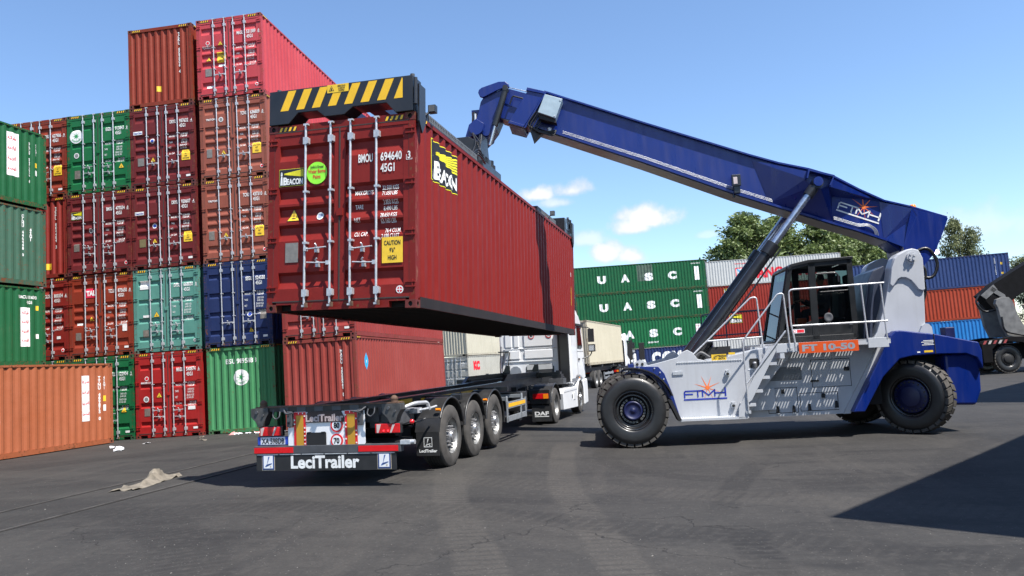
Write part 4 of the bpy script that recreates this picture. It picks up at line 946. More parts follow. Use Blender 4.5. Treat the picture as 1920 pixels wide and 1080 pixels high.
# ------------------------------------------------------------------ white tractor unit (same heading; y counted from its rear axle)
def tractor(label, loc, rot, group, flap_name, near=True):
    t = thing('truck', label, 'truck', loc, rot, group); 
    b = MB()
    for s in (-1, 1): b.box(s*.42-.04, -1.0, .72, s*.42+.04, 4.9, .98)
    b.box(-.46, -1.0, .74, .46, -.94, .96); b.box(-.5, .9, .99, .5, 2.6, 1.02); b.cyl((0, .1, 1.0), (0, .1, 1.10), .48, n=24); b.box(-.45, -.45, .98, .45, .6, 1.06); b.build('chassis', [dblack], t)
    if near:
        b = MB(); b.box(.58, 2.05, 1.02, 1.05, 2.5, 1.2); b.box(.7, 2.1, 1.2, .95, 2.4, 1.3); b.tube([(.6, 2.2, 1.25), (.8, 2.0, 1.4), (1.0, 2.2, 1.25)], .018, 6, 0, .1); b.tube([(.75, 2.1, 1.2), (.85, 2.3, 1.38), (1.02, 2.4, 1.22)], .014, 6, 0, .08); b.build('battery_box', [dgrey, galv], t)
    # cab shell: side outline pulled across, rear wall with pressed panels
    c = MB(); out = [(2.78, 1.03), (2.78, 2.95), (2.86, 3.06), (3.2, 3.22), (3.9, 3.33), (4.5, 3.26), (4.78, 3.08), (4.93, 2.8), (5.15, 2.05), (5.22, 1.9), (5.26, 1.1), (4.55, 1.06), (4.42, 1.14), (4.1, 1.2), (3.6, 1.2), (3.35, 1.1), (3.22, .98)]
    c.prism(out, 'x', -1.19, 1.19); cab = c.build('cab', [white], t, .05)
    sh = MB()
    for s in (-1, 1): sh.prism([(3.0, 3.1), (3.15, 3.36), (3.7, 3.50), (4.3, 3.40), (4.72, 3.12)], 'x', s*1.0, s*1.16)
    sh.prism([(3.1, 3.2), (3.4, 3.42), (3.9, 3.48), (4.4, 3.36), (4.6, 3.2)], 'x', -1.0, 1.0); sh.build('roof_deflector', [white], cab, .03)
    p = MB(); yb = 2.775
    def panel(x0, z0, x1, z1, mi=0, dd=.035): p.box(x0, yb-dd, z0, x1, yb+.01, z1, mi)
    for x0, x1 in ((-.98, -.76), (-.68, -.52), (-.34, .60)): panel(x0, 2.25, x1, 2.72)
    for x0, x1 in ((-1.0, -.5), (-.34, .62)): panel(x0, 1.86, x1, 2.14)
    panel(-1.05, 1.76, .78, 1.81, 0, .02); panel(-1.05, 2.18, .78, 2.22, 0, .02)
    p.build('rear_panel', [white], cab, .02)
    p = MB(); p.prism([(-.32, 1.06), (.62, 1.06), (.62, 1.58), (.5, 1.68), (-.2, 1.68), (-.32, 1.58)], 'y', yb-.006, yb+.02); p.prism(circ(-.66, 1.45, .19, 10), 'y', yb-.05, yb+.02, 1); p.build('engine_tunnel', [plain('painted recess shade', (.035, .037, .04), .6), plain('grey cover', (.22, .24, .27), .4)], cab)  # flat dark panel: shade of the tunnel recess is put into its colour
    p = MB(); p.box(-.28, yb-.012, 1.50, .58, yb+.0, 1.66); p.build('tunnel_lip', [plain('grey white liner', (.45, .46, .46), .5)], cab)
    roundel_sign('speed_disc', cab, -.08, yb-.042, 2.60, .10, '80'); roundel_sign('speed_disc', cab, .50, yb-.042, 2.60, .10, '70')
    p = MB(); p.box(.86, 2.60, 1.05, 1.14, 2.765, 2.98); p.cyl((.82, 2.70, 1.1), (.82, 2.70, 2.6), .04, n=10); p.tube([(1.14, 2.6, 1.1), (1.14, 2.66, 2.4), (1.12, 2.70, 2.7)], .02, 6); p.build('air_intake', [black], cab, .01)
    p = MB()
    for x, z0, z1 in ((-1.16, 1.1, 2.3), (-1.08, 1.15, 2.1), (-.88, 1.2, 2.1)): p.tube([(x, 2.7, z0), (x, 2.66, (z0+z1)/2), (x+.05, 2.72, z1)], .016, 6, 0, .1)
    p.box(-1.2, 2.64, 2.1, -.85, 2.74, 2.14); p.box(-1.2, 2.64, 1.12, -.8, 2.74, 1.18); p.build('cable_coil', [hose], cab)
    # sides: window, door joint, mirrors, handle, steps
    for s in (-1, 1):
        x = s*1.192; p = MB(); p.prism([(3.95, 2.12), (3.95, 2.84), (4.15, 2.92), (4.62, 2.86), (4.88, 2.16), (4.5, 2.10)], 'x', x-.02, x+.004); p.build('side_window', [glass_dark], cab)
        p = MB(); p.box(min(x, x+s*.004), 3.85, 1.25, max(x, x+s*.004), 3.862, 2.95); p.box(min(x, x+s*.004), 3.85, 2.02, max(x, x+s*.004), 5.0, 2.03); p.box(min(x, x+s*.03), 4.0, 1.72, max(x, x+s*.03), 4.18, 1.80); p.box(min(x, x+s*.012), 2.8, 1.05, max(x, x+s*.012), 4.5, 1.16, 1); p.build('door_trim', [plain('panel joint', (.06, .06, .065)), plain('grey skirt', (.16, .17, .19), .4)], cab)
        p = MB(); p.box(min(x, x+s*.05), 3.7, 2.88, max(x, x+s*.05), 4.85, 2.96); p.build('wind_deflector', [dblack], cab, .01)
        p = MB(); p.tube([(x, 4.75, 2.86), (x+s*.2, 5.0, 2.86), (x+s*.30, 5.05, 2.78)], .018, 6, 0, .1); p.box(min(x+s*.2, x+s*.40), 4.98, 2.34, max(x+s*.2, x+s*.40), 5.12, 2.80); p.box(min(x+s*.2, x+s*.42), 4.96, 2.0, max(x+s*.2, x+s*.42), 5.14, 2.26); p.tube([(x+s*.30, 5.05, 2.0), (x+s*.25, 5.0, 1.86), (x, 4.8, 1.78)], .022, 6, 0, .1); p.flat(rect(2.04, 2.22, 2.04, 2.22), lambda a, c: (0, 0, 0)) if False else None
        mr = p.build('mirror', [black], t, .03); p = MB(); p.add([(x+s*.22, 4.955, 2.04), (x+s*.40, 4.955, 2.04), (x+s*.40, 4.955, 2.22), (x+s*.22, 4.955, 2.22), (x+s*.22, 4.975, 2.38), (x+s*.38, 4.975, 2.38), (x+s*.38, 4.975, 2.76), (x+s*.22, 4.975, 2.76)], [(0, 1, 2, 3)]); p.add([(x+s*.22, 4.975, 2.38), (x+s*.38, 4.975, 2.38), (x+s*.38, 4.975, 2.76), (x+s*.22, 4.975, 2.76)], [(0, 1, 2, 3)], 1); p.build('mirror_glass', [steel, black], mr)
        p = guard_arc(s*.92, s*1.22, 3.9, .50, .60, 0, 172, 16); p.build('front_arch', [white], cab)
        p = MB(); p.cyl((x, 3.98, 1.14), (x+s*.03, 3.98, 1.14), .03, n=10); p.build('side_marker', [amber], cab)
        p = MB(); p.prism([(1.05, .30), (3.28, .24), (3.30, .86), (1.12, .86), (.98, .78)], 'x', s*1.12, s*1.235); p.prism([(1.0, .78), (1.1, .895), (3.3, .895), (3.3, .80), (1.2, .80)], 'x', s*.9, s*1.245); p.box(s*1.19-.06, 2.55, .50, s*1.19+.06, 2.85, .72); p.box(s*1.235-.01, 2.35, .56, s*1.235+.01, 2.45, .68, 1); p.build('side_skirt', [white, dgrey], t, .02)
        p = guard_arc(s*.66, s*1.23, 0, .50, .62, 12, 168, 18); gd = p.build('rear_mudguard', [MATS['black moulded plastic']], t)
        p = MB(); p.prism([(-.60, .62), (-.78, .60), (-.80, .98), (-.72, 1.02), (-.58, .70)], 'x', s*.66, s*1.23); p.build('guard_skirt', [MATS['black moulded plastic']], gd)
        p = MB(); p.box(min(s*.70, s*1.26), -.76, .12, max(s*.70, s*1.26), -.745, .56); fl = p.build('mud_flap', [MATS['black rubber sheet']], t)
        if flap_name:
            p = MB(); F = back(-.765); p.text(flap_name, F, s*.98-.2, .29, .10, w=.40, bold=.045); p.flat(rect(s*.98-.2, .245, s*.98+.2, .268), F); p.flat(rect(s*.98-.2, .20, s*.98+.2, .212), F) if False else None; p.build('lettering', [wlet], fl)
        p = MB(); p.box(min(s*.76, s*1.20), -.83, .74, max(s*.76, s*1.20), -.78, .88); tl = p.build('tail_lamp', [redlens], t, .008); p = MB(); p.box(min(s*1.06, s*1.2), -.836, .745, max(s*1.06, s*1.2), -.825, .875); p.build('amber_lens', [amber], tl)
    p = MB(); p.add([(-1.08, 4.80, 2.98), (1.08, 4.80, 2.98), (1.12, 5.11, 2.08), (-1.12, 5.11, 2.08)], [(3, 2, 1, 0)]); p.build('windscreen', [glass_dark], cab)
    p = MB(); p.prism([(4.62, .22), (5.30, .26), (5.34, .80), (5.27, 1.08), (4.55, 1.05)], 'x', -1.23, 1.23); p.build('front_bumper', [white], t, .03)
    wheel_pair(t, 'front_wheel', 3.9, .50, 1.23, .50, .30, 'front', .05); wheel_pair(t, 'rear_wheel', 0, .50, 1.245, .50, .32, 'dual', .16)
    p = MB(); p.cyl((-1.0, 0, .5), (1.0, 0, .5), .09, n=12); p.lathe([(.05, -.2), (.2, -.12), (.24, 0), (.2, .12), (.05, .2)], (0, 0, .5), (0, 1, 0), 16); p.cyl((-1.0, 3.9, .5), (1.0, 3.9, .5), .07, n=12)
    for s in (-1, 1): p.cyl((s*.80-.14, 0, .5), (s*.80+.14, 0, .5), .49, n=28)
    p.build('rear_axle', [dblack], t)
    return t
TM = Matrix.Translation(TP) @ Matrix.Rotation(-.127, 4, 'Z') @ Matrix.Rotation(.021, 4, 'Y')
q = TM @ Vector((0, 10.95, -.02))
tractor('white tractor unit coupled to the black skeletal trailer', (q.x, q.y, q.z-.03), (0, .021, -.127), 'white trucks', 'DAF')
# far truck under the cream container
fy = -.16; fc, fs = math.cos(fy), math.sin(fy)
def fpos(x, y, z): return (12.02-CW*fc+x*fc-y*fs, 20.1-CW*fs+x*fs+y*fc, z)
ft = thing('container_trailer', 'far trailer with twin wheels carrying the cream container', 'trailer', fpos(CW/2, 0, -.12), (0, 0, fy))
b = MB()
for s in (-1, 1): b.box(s*.46-.05, .2, .95, s*.46+.05, 12, 1.30)
for y in (.3, 4, 8, 11.6): b.box(-1.2, y-.08, 1.24, 1.2, y+.08, 1.385)
b.box(-1.2, .1, .55, 1.2, .25, .72); b.build('chassis_frame', [dgrey], ft)
for y in (1.6, 2.9): wheel_pair(ft, 'wheel', y, .53, 1.245, .53, .34, 'dual', .16)
b = MB()
for s in (-1, 1): b.box(s*1.23-.02, 4.3, .45, s*1.23+.02, 7.4, .60); b.box(s*1.23-.02, 4.3, .72, s*1.23+.02, 7.4, .86); b.box(s*1.2-.04, 4.3, .44, s*1.2+.02, 4.42, .9); b.box(s*1.2-.04, 7.3, .44, s*1.2+.02, 7.42, .9); b.box(s*1.2-.04, 5.8, .44, s*1.2+.02, 5.9, .9)
b.build('side_guard', [MATS['dull aluminium']], ft)
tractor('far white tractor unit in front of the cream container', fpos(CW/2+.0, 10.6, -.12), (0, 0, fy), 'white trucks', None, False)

# ------------------------------------------------------------------ reach stacker (local: x to its rear, y away from the viewer, z up)
RP = (13.975, -6.43, -.2349); RROT = (0, .0185, .035); RSC = (.982, 1, .992)
RM = Matrix.Translation(RP) @ Matrix.Rotation(.035, 4, 'Z') @ Matrix.Rotation(.0185, 4, 'Y') @ Matrix.Diagonal((.982, 1, .992, 1))
rs = thing('reach_stacker', 'blue and light grey lifting machine with raised boom and black cab, holding the maroon container', 'reach stacker', RP, RROT); rs.scale = RSC
def big_tyre(r, w, lugs):
    b = MB(); q = r*.53; ro = r-.045
    b.lathe([(q, .02), (q*1.04, -.012), (r*.60, -.02), (r*.78, -.03), (r*.84, -.022), (r*.90, .005), (ro, .06), (ro, w-.06), (r*.90, w-.005), (r*.78, w+.02), (q, w-.02)], (0, 0, 0), (0, 1, 0), 56, 0)
    for k in range(lugs):
        t0 = 2*math.pi*k/lugs; dt = 2*math.pi/lugs*.80
        for h in (0, 1):
            ya, yb_ = ((.008, w*.47), (w*.53, w-.008))[h]; tt = t0+(math.pi/lugs if h else 0); vs = []
            for (rr_, sh) in ((ro-.05, 0), (r, .004)):
                for yy_, sk in ((ya, 0), (yb_, .35*dt)):
                    sk = sk if h == 0 else .35*dt-sk
                    for t in (tt+sk+sh, tt+sk+dt-sh): 
                        rad = rr_ if not (rr_ == r and ((h == 0 and yy_ == ya) or (h == 1 and yy_ == yb_))) else r-.012
                        vs.append((rad*math.cos(t), yy_, rad*math.sin(t)))
            b.add(vs, [(0, 1, 5, 4), (1, 3, 7, 5), (3, 2, 6, 7), (2, 0, 4, 6), (4, 5, 7, 6)], 1)
    return b
def big_rim(r, w, front):
    b = MB(); q = r*.53
    b.lathe([(q+.012, .015), (q+.012, -.002), (q-.02, .0), (q-.03, .05), (q*.86, .07), (q*.84, .10), (q*.80, .085), (q*.74, .09), (q*.72, .14), (q*.45, .15 if front else .06)], (0, 0, 0), (0, 1, 0), 48, 0)
    if front:
        for k in range(24):
            if k in (7, 20): continue
            t = 2*math.pi*k/24; M = Matrix.Rotation(-t, 4, 'Y'); b.box(q*.60-.016, .085, -.022, q*.60+.022, .14, .022, 1, M); b.box(q*.60-.006, .083, -.010, q*.60+.012, .088, .010, 0, M)
    else:
        for k in range(20):
            t = 2*math.pi*k/20; M = Matrix.Rotation(-t, 4, 'Y'); b.cyl(M @ Vector((q*.74, .02, 0)), M @ Vector((q*.74, .09, 0)), .018, n=8, mi=0)
    return b
def big_hub(r, front):
    b = MB(); q = r*.53
    if front: b.lathe([(q*.50, .15), (q*.50, .06), (q*.46, .045), (q*.40, .04), (q*.39, .05), (q*.12, .045), (q*.10, .035), (.001, .035)], (0, 0, 0), (0, 1, 0), 40, 0)
    else: b.lathe([(q*.86, .07), (q*.86, .045), (q*.80, .03), (q*.55, .03), (q*.53, .0), (q*.48, -.01), (.001, -.01)], (0, 0, 0), (0, 1, 0), 40, 0)
    return b
rub2 = plain('black heavy tyre', (.013, .013, .014), .42, 0, .25, 6., .1, .1)
lugm = plain('dusty tread rubber', (.058, .053, .047), .8, 0, .25, 8., 0, .2)
navy = plain('dark blue hub', (.004, .007, .050), .45, 0, .15, 5.)
rimk = plain('black rim', (.010, .010, .011), .28, 0, .2, 6., .4)
studm = plain('rim clamp', (.17, .17, .16), .5, .2, .2, 9.)
def big_wheel(parent, name, x, y, z, near, steer, front, hubm=None):
    r, w = .75, .44
    tm = cached(('big', r), lambda: big_tyre(r, w, 28).mesh('tyre', [rub2, lugm])); rm = cached(('bigr', front), lambda: big_rim(r, w, front).mesh('rim', [rimk, studm])); hm = cached(('bigh', front), lambda: big_hub(r, front).mesh('hub', [navy]))
    bk = cached('bigk', lambda: MB().cyl((0, .16, 0), (0, w-.05, 0), r*.5, n=24).mesh('wheel', [dblack]))
    o = put(bk, name, parent); o.location = (x, y, z); o.rotation_euler = (0, 0, steer+(0 if near else math.pi))
    put(tm, 'tyre', o); put(rm, 'rim', o); put(hm, 'hub', o, hubm); return o
def rs_wheels(t):
    for s in (1, -1):
        big_wheel(t, 'front_wheel', 0, -1.95*s, .75, s == 1, 0, True); big_wheel(t, 'front_wheel', 0, -1.42*s, .75, s == 1, 0, True)
        big_wheel(t, 'rear_wheel', 5.70, -1.42*s, .75, s == 1, R(-44), False)
    b = MB(); b.cyl((0, -1.5, .75), (0, 1.5, .75), .26, n=20); b.box(-.35, -.8, .5, .35, .8, 1.05); b.box(5.5, -1.1, .55, 5.9, 1.1, .95); b.build('axle', [dblack], t)
rs_wheels(rs)
# main body: front plates, inner chassis, engine side
b = MB(); FP = [(.99, .53), (.86, 1.02), (.74, 1.38), (.30, 1.64), (.62, 1.70), (1.02, 1.79), (1.14, 1.90), (1.24, 1.94), (1.34, 1.88), (1.44, 1.74), (1.66, 1.68), (2.69, 1.88), (3.16, 1.95), (3.40, 1.95), (3.36, 1.72), (3.05, 1.40), (2.70, .98), (2.42, .53)]
for s in (-1, 1): b.prism(FP, 'y', s*1.55, s*1.42)
b.box(1.0, -1.42, .60, 3.0, 1.42, 1.05); b.box(.9, -1.42, 1.05, 2.6, 1.42, 1.5)
fb = b.build('front_body', [grey], rs, .008)
b = MB()
for k in range(40): b.box(1.0+k*.034, -1.565, 1.672+.0*k, 1.02+k*.034, -1.55, 1.690)
b.build('weld_seam', [plain('pale weld', (.62, .64, .66), .4)], fb)
b = MB(); b.prism([(1.70, 1.66), (2.75, 1.86), (2.75, 1.9), (1.6, 1.72)], 'y', -1.42, -1.38)
for (x, z) in ((2.03, 1.40), (2.10, .74)): b.cyl((x, -1.60, z), (x, -1.55, z), .052, n=16); b.cyl((x, -1.612, z), (x, -1.59, z), .03, n=12, mi=1); b.box(x-.035, -1.58, z+.055, x+.035, -1.55, z+.075)
b.build('filler_cap', [galv, dblack], rs)
b = MB(); b.prism([(2.50, 1.52), (2.52, 1.50), (2.67, 1.50), (2.70, 1.53), (2.70, 1.66), (2.67, 1.69), (2.52, 1.69), (2.50, 1.66)], 'y', -1.556, -1.548); b.cyl((2.60, -1.57, 1.50), (2.60, -1.57, 1.58), .05, n=12, mi=1); b.cyl((2.60, -1.58, 1.58), (2.60, -1.57, 1.61), .04, n=10, mi=2); b.build('filter_opening', [dblack, dgrey, galv], fb)
b = MB(); b.box(2.46, -1.556, 1.455, 2.72, -1.55, 1.475); b.build('maker_strip', [white], fb)
# engine side panel (lies in the shade of the perforated deck), hatches, latches
b = MB(); EP = [(2.3, .46), (4.42, .46), (5.32, 1.93), (2.6, 1.93)]
b.prism(EP, 'y', -1.32, -1.25); b.prism(EP, 'y', 1.32, 1.25); b.box(2.6, -1.25, .5, 4.5, 1.25, 1.7); en = b.build('engine_side', [grey], rs)
for q0 in (-1, 1): MB().prism([(4.36, .46), (4.50, .46), (5.40, 1.98), (5.27, 1.98)], 'y', q0*1.40, q0*1.30).build('edge_frame', [grey], en)
b = MB(); F = back(-1.322)
for (x0, z0, x1, z1) in ((3.80, 1.02, 4.60, 1.60), (2.86, .52, 3.48, 1.05), (3.52, .54, 4.30, .92)):
    for q in (rect(x0, z0, x1, z0+.012), rect(x0, z1-.012, x1, z1), rect(x0, z0, x0+.012, z1), rect(x1-.012, z0, x1, z1)): b.flat(q, F)
b.build('hatch_joint', [dblack], en)
b = MB()
for (x, z, w, h) in ((4.52, 1.38, .10, .085), (3.18, .97, .06, .09), (4.0, .85, .07, .09), (3.85, 1.16, .16, .035)): b.box(x-w/2, -1.35, z-h/2, x+w/2, -1.32, z+h/2)
for (x, z) in ((3.05, .56), (3.38, .56), (3.70, .58), (4.25, .62)): b.prism([(x-.035, z-.05), (x+.035, z-.05), (x+.02, z+.11), (x-.02, z+.11)], 'y', -1.36, -1.32); b.box(x-.035, -1.37, z-.055, x+.035, -1.33, z-.035, 1)
b.build('hatch_latch', [dblack, galv], en)
b = MB()
for k in range(14): b.prism([(2.86+.004*k, 1.20+k*.02), (3.60, 1.20+k*.02), (3.60, 1.21+k*.02), (2.87+.004*k, 1.21+k*.02)], 'y', -1.335, -1.32)
b.build('air_grille', [dgrey], en)
# blue front fender and guards, step with white studs
for s in (1, -1): fd = MB().prism([(-.12, 1.50), (-.04, 1.56), (.16, 1.645), (.60, 1.62), (.72, 1.47), (.87, 1.02), (.985, .53), (.93, .50), (.80, .90), (.66, 1.22), (.46, 1.42), (.2, 1.52)], 'y', s*1.62, s*1.50).build('front_fender', [blue], rs, .006)
b = MB()
for s in (-1, 1): P = [(.86*math.cos(R(a)), .75+.86*math.sin(R(a))) for a in range(18, 106, 8)]; Q = [(.885*math.cos(R(a)), .75+.885*math.sin(R(a))) for a in range(18, 106, 8)]; b.prism(P+Q[::-1], 'y', s*1.98, s*1.0)
b.prism([(.80, .95), (.98, .52), (.92, .50), (.72, .95)], 'y', -1.95, -1.4); b.build('rubber_guard', [dblack], fd)
b = MB()
for (x, z) in ((.0, 1.56), (.2, 1.61), (.52, 1.59), (.63, 1.50), (.70, 1.36)): b.cyl((x, -1.64, z), (x, -1.61, z), .016, n=8)
b.build('fender_bolt', [galv], fd)
b = MB(); b.prism([(.10, 1.62), (.14, 1.74), (.20, 1.77), (.30, 1.77), (.36, 1.73), (.42, 1.64)], 'y', -1.35, -1.30); b.prism(circ(.18, 1.69, .03, 12), 'y', -1.36, -1.295, 1); b.prism(circ(.29, 1.69, .03, 12), 'y', -1.36, -1.295, 1); b.build('tie_down_lug', [grey, dblack], rs)
b = MB(); b.box(-.02, -1.4, 1.55, .10, -1.25, 1.70); b.tube([(.04, -1.3, 1.7), (.05, -1.3, 2.2)], .016, 6, 1); b.prism([(.04, 1.78), (.10, 1.8), (.10, 2.26), (.0, 2.12), (-.02, 1.9)], 'y', -1.34, -1.28, 1)
b.build('front_mirror', [blue, dblack], rs, .01)
b = MB(); b.tube([(.30, -.6, 1.6), (.34, -.6, 2.1)], .014, 6); b.box(.28, -.64, 1.78, .40, -.58, 2.16); b.build('front_mirror', [dblack], rs, .02)
b = MB(); b.box(.95, -1.93, .49, 2.30, -1.50, .535)
for k in range(26):
    for j in range(4): b.cyl((1.0+k*.05, -1.88+j*.10, .535), (1.0+k*.05, -1.88+j*.10, .545), .014, n=6, mi=1)
b.build('entry_step', [grey, white], rs)
# stairway
b = MB(); SP = [(3.02, 1.93), (2.99, 1.84), (2.42, .86), (2.33, .80), (2.33, .50), (2.13, .50), (2.15, .72), (2.20, .80), (2.84, 1.93)]
for y0, y1 in ((-1.93, -1.90), (-1.50, -1.47)): b.prism(SP, 'y', y0, y1)
st = b.build('stairway', [grey], rs)
b = MB()
for x, z in ((2.36, .76), (2.52, 1.03), (2.68, 1.30), (2.84, 1.57)): b.box(x-.12, -1.90, z-.03, x+.14, -1.50, z+.03)
b.build('stair_tread', [grey], st)
# perforated deck with real slots; light falls through it
b = MB(); X0, X1 = 2.98, 5.24; zt, zb = 1.965, 1.945
ys = [-1.93, -1.89]
y = -1.89; rows = []
while y < -.97: rows.append((y, y+.060)); y += .092
b.box(X0, -1.93, 1.86, X1, -1.90, zt); b.box(X0, -1.93, zb, X1, -1.89, zt)
for y0, y1 in rows:
    b.box(X0, y1, zb, X1, y1+.032, zt)
    x = X0
    b.box(x, y0, zb, x+.10, y1, zt); x += .10
    while x < X1-.35:
        for k in range(6): b.box(x+.032, y0, zb, x+.060, y1, zt); x += .060
        b.box(x, y0, zb, x+.10, y1, zt); x += .10
    b.box(x, y0, zb, X1, y1, zt)
for x in (3.4, 4.2, 5.0): b.box(x-.02, -1.9, 1.90, x+.02, -1.3, zb)
for s in (1,): b.box(X0, .9, zb, X1, 1.93, zt)
dk = b.build('deck', [grey], rs)
b = MB(); b.box(X0-.1, -.92, 1.80, X1+.2, .92, 1.975); b.box(3.05, -1.93, 1.66, 3.14, -1.47, 1.86); b.box(4.80, -1.94, 1.785, 5.20, -1.90, 1.985); b.box(2.98, -1.935, 1.78, 3.42, -1.905, 1.96); b.build('deck_edge', [plain('pale grey paint', (.44, .46, .49), .35, 0, .05)], dk, .006)
b = MB(); b.box(3.43, -1.965, 1.745, 4.60, -1.945, 1.965); op = b.build('model_plate', [orange], rs)
b = MB(); b.text('FT 10-50', back(-1.967), 3.49, 1.79, .125, w=1.04, bold=.045); b.build('lettering', [plain('silver lettering', (.27, .28, .31), .4)], op)
# handrails
b = MB(); q = .0175
b.tube([(3.37, -1.93, 1.80), (3.37, -1.93, 2.0), (3.32, -1.93, 2.35), (3.33, -1.93, 3.05), (5.22, -1.93, 3.08)], q, 8, 0, .09); b.tube([(4.765, -1.93, 3.07), (4.80, -1.93, 1.95)], q); b.tube([(5.15, -1.93, 3.06), (5.18, -1.93, 1.95)], q); b.tube([(3.35, -1.93, 2.31), (5.22, -1.93, 2.31)], q)
b.build('deck_handrail', [galv], rs)
b = MB(); b.tube([(2.33, -1.95, .60), (2.33, -1.95, .88), (2.325, -1.95, 2.05), (2.50, -1.95, 2.27), (3.10, -1.95, 2.98), (3.21, -1.95, 2.98), (3.26, -1.95, 1.85)], q, 8, 0, .10); b.tube([(2.345, -1.95, 1.20), (3.20, -1.95, 2.22)], q)
for x, z in ((2.33, .62), (3.26, 1.84)): b.box(x-.05, -1.95, z-.03, x+.05, -1.90, z+.03)
b.build('stair_handrail', [galv], rs)
b = MB(); b.tube([(.93, -1.54, 1.47), (1.68, -1.45, 2.11), (2.66, -1.42, 2.97), (2.78, -1.42, 2.97), (2.84, -1.45, 1.72)], q, 8, 0, .09); b.tube([(1.66, -1.45, 2.10), (2.82, -1.44, 2.13)], q)
b.box(.90, -1.57, 1.43, 1.12, -1.53, 1.50); b.box(2.78, -1.56, 1.70, 2.9, -1.5, 1.78); b.build('front_handrail', [galv], rs)
b = MB(); b.tube([(2.0, 1.5, 1.75), (2.0, 1.5, 2.8), (5.2, 1.5, 2.9)], q, 8, 0, .09); b.tube([(1.7, 1.5, 2.25), (5.2, 1.5, 2.35)], q); b.tube([(3.4, 1.5, 1.9), (3.4, 1.5, 2.85)], q); b.tube([(2.6, 1.5, 1.9), (2.6, 1.5, 2.8)], q); b.build('far_handrail', [plain('dark rail paint', (.05, .06, .09), .4)], rs)
# lettering on the side plate: bar letters over a starburst
def mark(parent, fn, x, z, w, ink, ray):
    k = w/480.; P = lambda u, v: (x+(u-130)*k, z+(765-v)*k); t = 15
    b = MB(); cx, cy_2 = 402, 640
    for (u, v, wd) in ((335, 495, 9), (458, 500, 9), (248, 585, 8), (552, 580, 8), (285, 695, 5), (562, 700, 5), (352, 790, 5), (472, 790, 5)):
        dx, dy = u-cx, v-cy_2; l = math.hypot(dx, dy); nx_, ny = -dy/l*wd, dx/l*wd
        b.flat([P(cx+nx_, cy_2+ny), P(u, v), P(cx-nx_, cy_2-ny)], lambda a, c: fn(a, c, 1))
    b.flat([P(cx+22*math.cos(2*math.pi*i/10), cy_2+22*math.sin(2*math.pi*i/10)) for i in range(10)], lambda a, c: fn(a, c, 2)); b.build('starburst', [ray], parent)
    b = MB()
    def stroke(pts, wd=t):
        for (a0, a1), (c0, c1) in zip(pts, pts[1:]):
            l = math.hypot(c0-a0, c1-a1); e0, e1 = (c0-a0)/l*wd*.45, (c1-a1)/l*wd*.45; n0, n1 = -(c1-a1)/l*wd/2, (c0-a0)/l*wd/2
            b.flat([P(a0-e0+n0, a1-e1+n1), P(c0+e0+n0, c1+e1+n1), P(c0+e0-n0, c1+e1-n1), P(a0-e0-n0, a1-e1-n1)], lambda a, c: fn(a, c, 3))
    stroke([(138, 738), (138, 682), (150, 668), (345, 668), (410, 722), (480, 664), (480, 732)]); stroke([(138, 704), (228, 704)]); stroke([(288, 668), (288, 735)]); stroke([(342, 672), (342, 732)])
    stroke([(480, 700), (600, 700)]); stroke([(600, 652), (600, 732)], 18); stroke([(134, 764), (608, 764)], 16)
    b.build('emblem_lettering', [ink], parent)
mark(fb, lambda a, c, i=0: (a, -1.551-.0015*i, c), 1.10, .90, .88, plain('royal blue print', (.012, .03, .32), .4), plain('orange print', (.80, .17, .03), .45))
def warn_board(name, parent, x, z, w, h, lines, fn):
    b = MB(); b.flat(rect(x, z, x+w, z+h), lambda a, c: fn(a, c, 1), 0); b.flat(tri(x+w*.2, z+h*.42, h*.42), lambda a, c: fn(a, c, 2), 1); b.flat(tri(x+w*.2, z+h*.42, h*.30), lambda a, c: fn(a, c, 3), 0); b.flat(rect(x+w*.17, z+h*.28, x+w*.23, z+h*.55), lambda a, c: fn(a, c, 4), 1)
    for i, tx in enumerate(lines): b.text(tx, lambda a, c: fn(a, c, 3), x+w*.67, z+h*(.86-(i+.75)*.82/len(lines)), h*.62/len(lines), 1, align='C', sx=.78, bold=.03)
    b.build(name, [ylab, black_ink], parent)
warn_board('warning_sticker', fb, 1.73, 1.69, .31, .125, ('ATTENZIONE', 'USCITA'), lambda a, c, i=0: (a, -1.551-.0015*i, c))
b = MB(); b.box(2.09, -1.553, 1.795, 2.22, -1.551, 1.84); b.build('small_sticker', [ylab], fb)
# cab: posts, roof, glass, seat, wheel
cb = MB(); H_ = .70
CP = {'fb': (3.14, 2.0), 'ft': (3.48, 3.55), 'rf': (3.71, 3.70), 'rm': (4.10, 3.76), 'rr': (5.02, 3.77), 'rb': (5.02, 2.0)}
def bar(p, q_, y, w=.05):
    d = Vector((q_[0]-p[0], 0, q_[1]-p[1])); n = Vector((-d.z, 0, d.x)).normalized()*w; P = Vector((p[0], 0, p[1])); Q = Vector((q_[0], 0, q_[1]))
    pl = [P+n, Q+n, Q-n, P-n]; cb.prism([(v.x, v.z) for v in pl], 'y', y-.03, y+.03)
for y in (-H_, H_):
    bar((3.36, 2.02), (3.71, 3.64), y, .05); bar((4.14, 2.02), (4.17, 3.74), y, .075); bar((4.98, 2.02), (4.98, 3.74), y, .06); bar((3.7, 3.62), (4.1, 3.70), y, .05); bar((4.1, 3.68), (5.0, 3.70), y, .07); bar((3.3, 2.05), (5.0, 2.05), y, .06)
    cb.prism([(3.30, 2.03), (4.12, 2.03), (4.12, 2.46), (3.40, 2.16)], 'y', y-.02, y+.02)
    cb.box(4.2, y-.02, 2.05, 4.96, y+.02, 2.34)
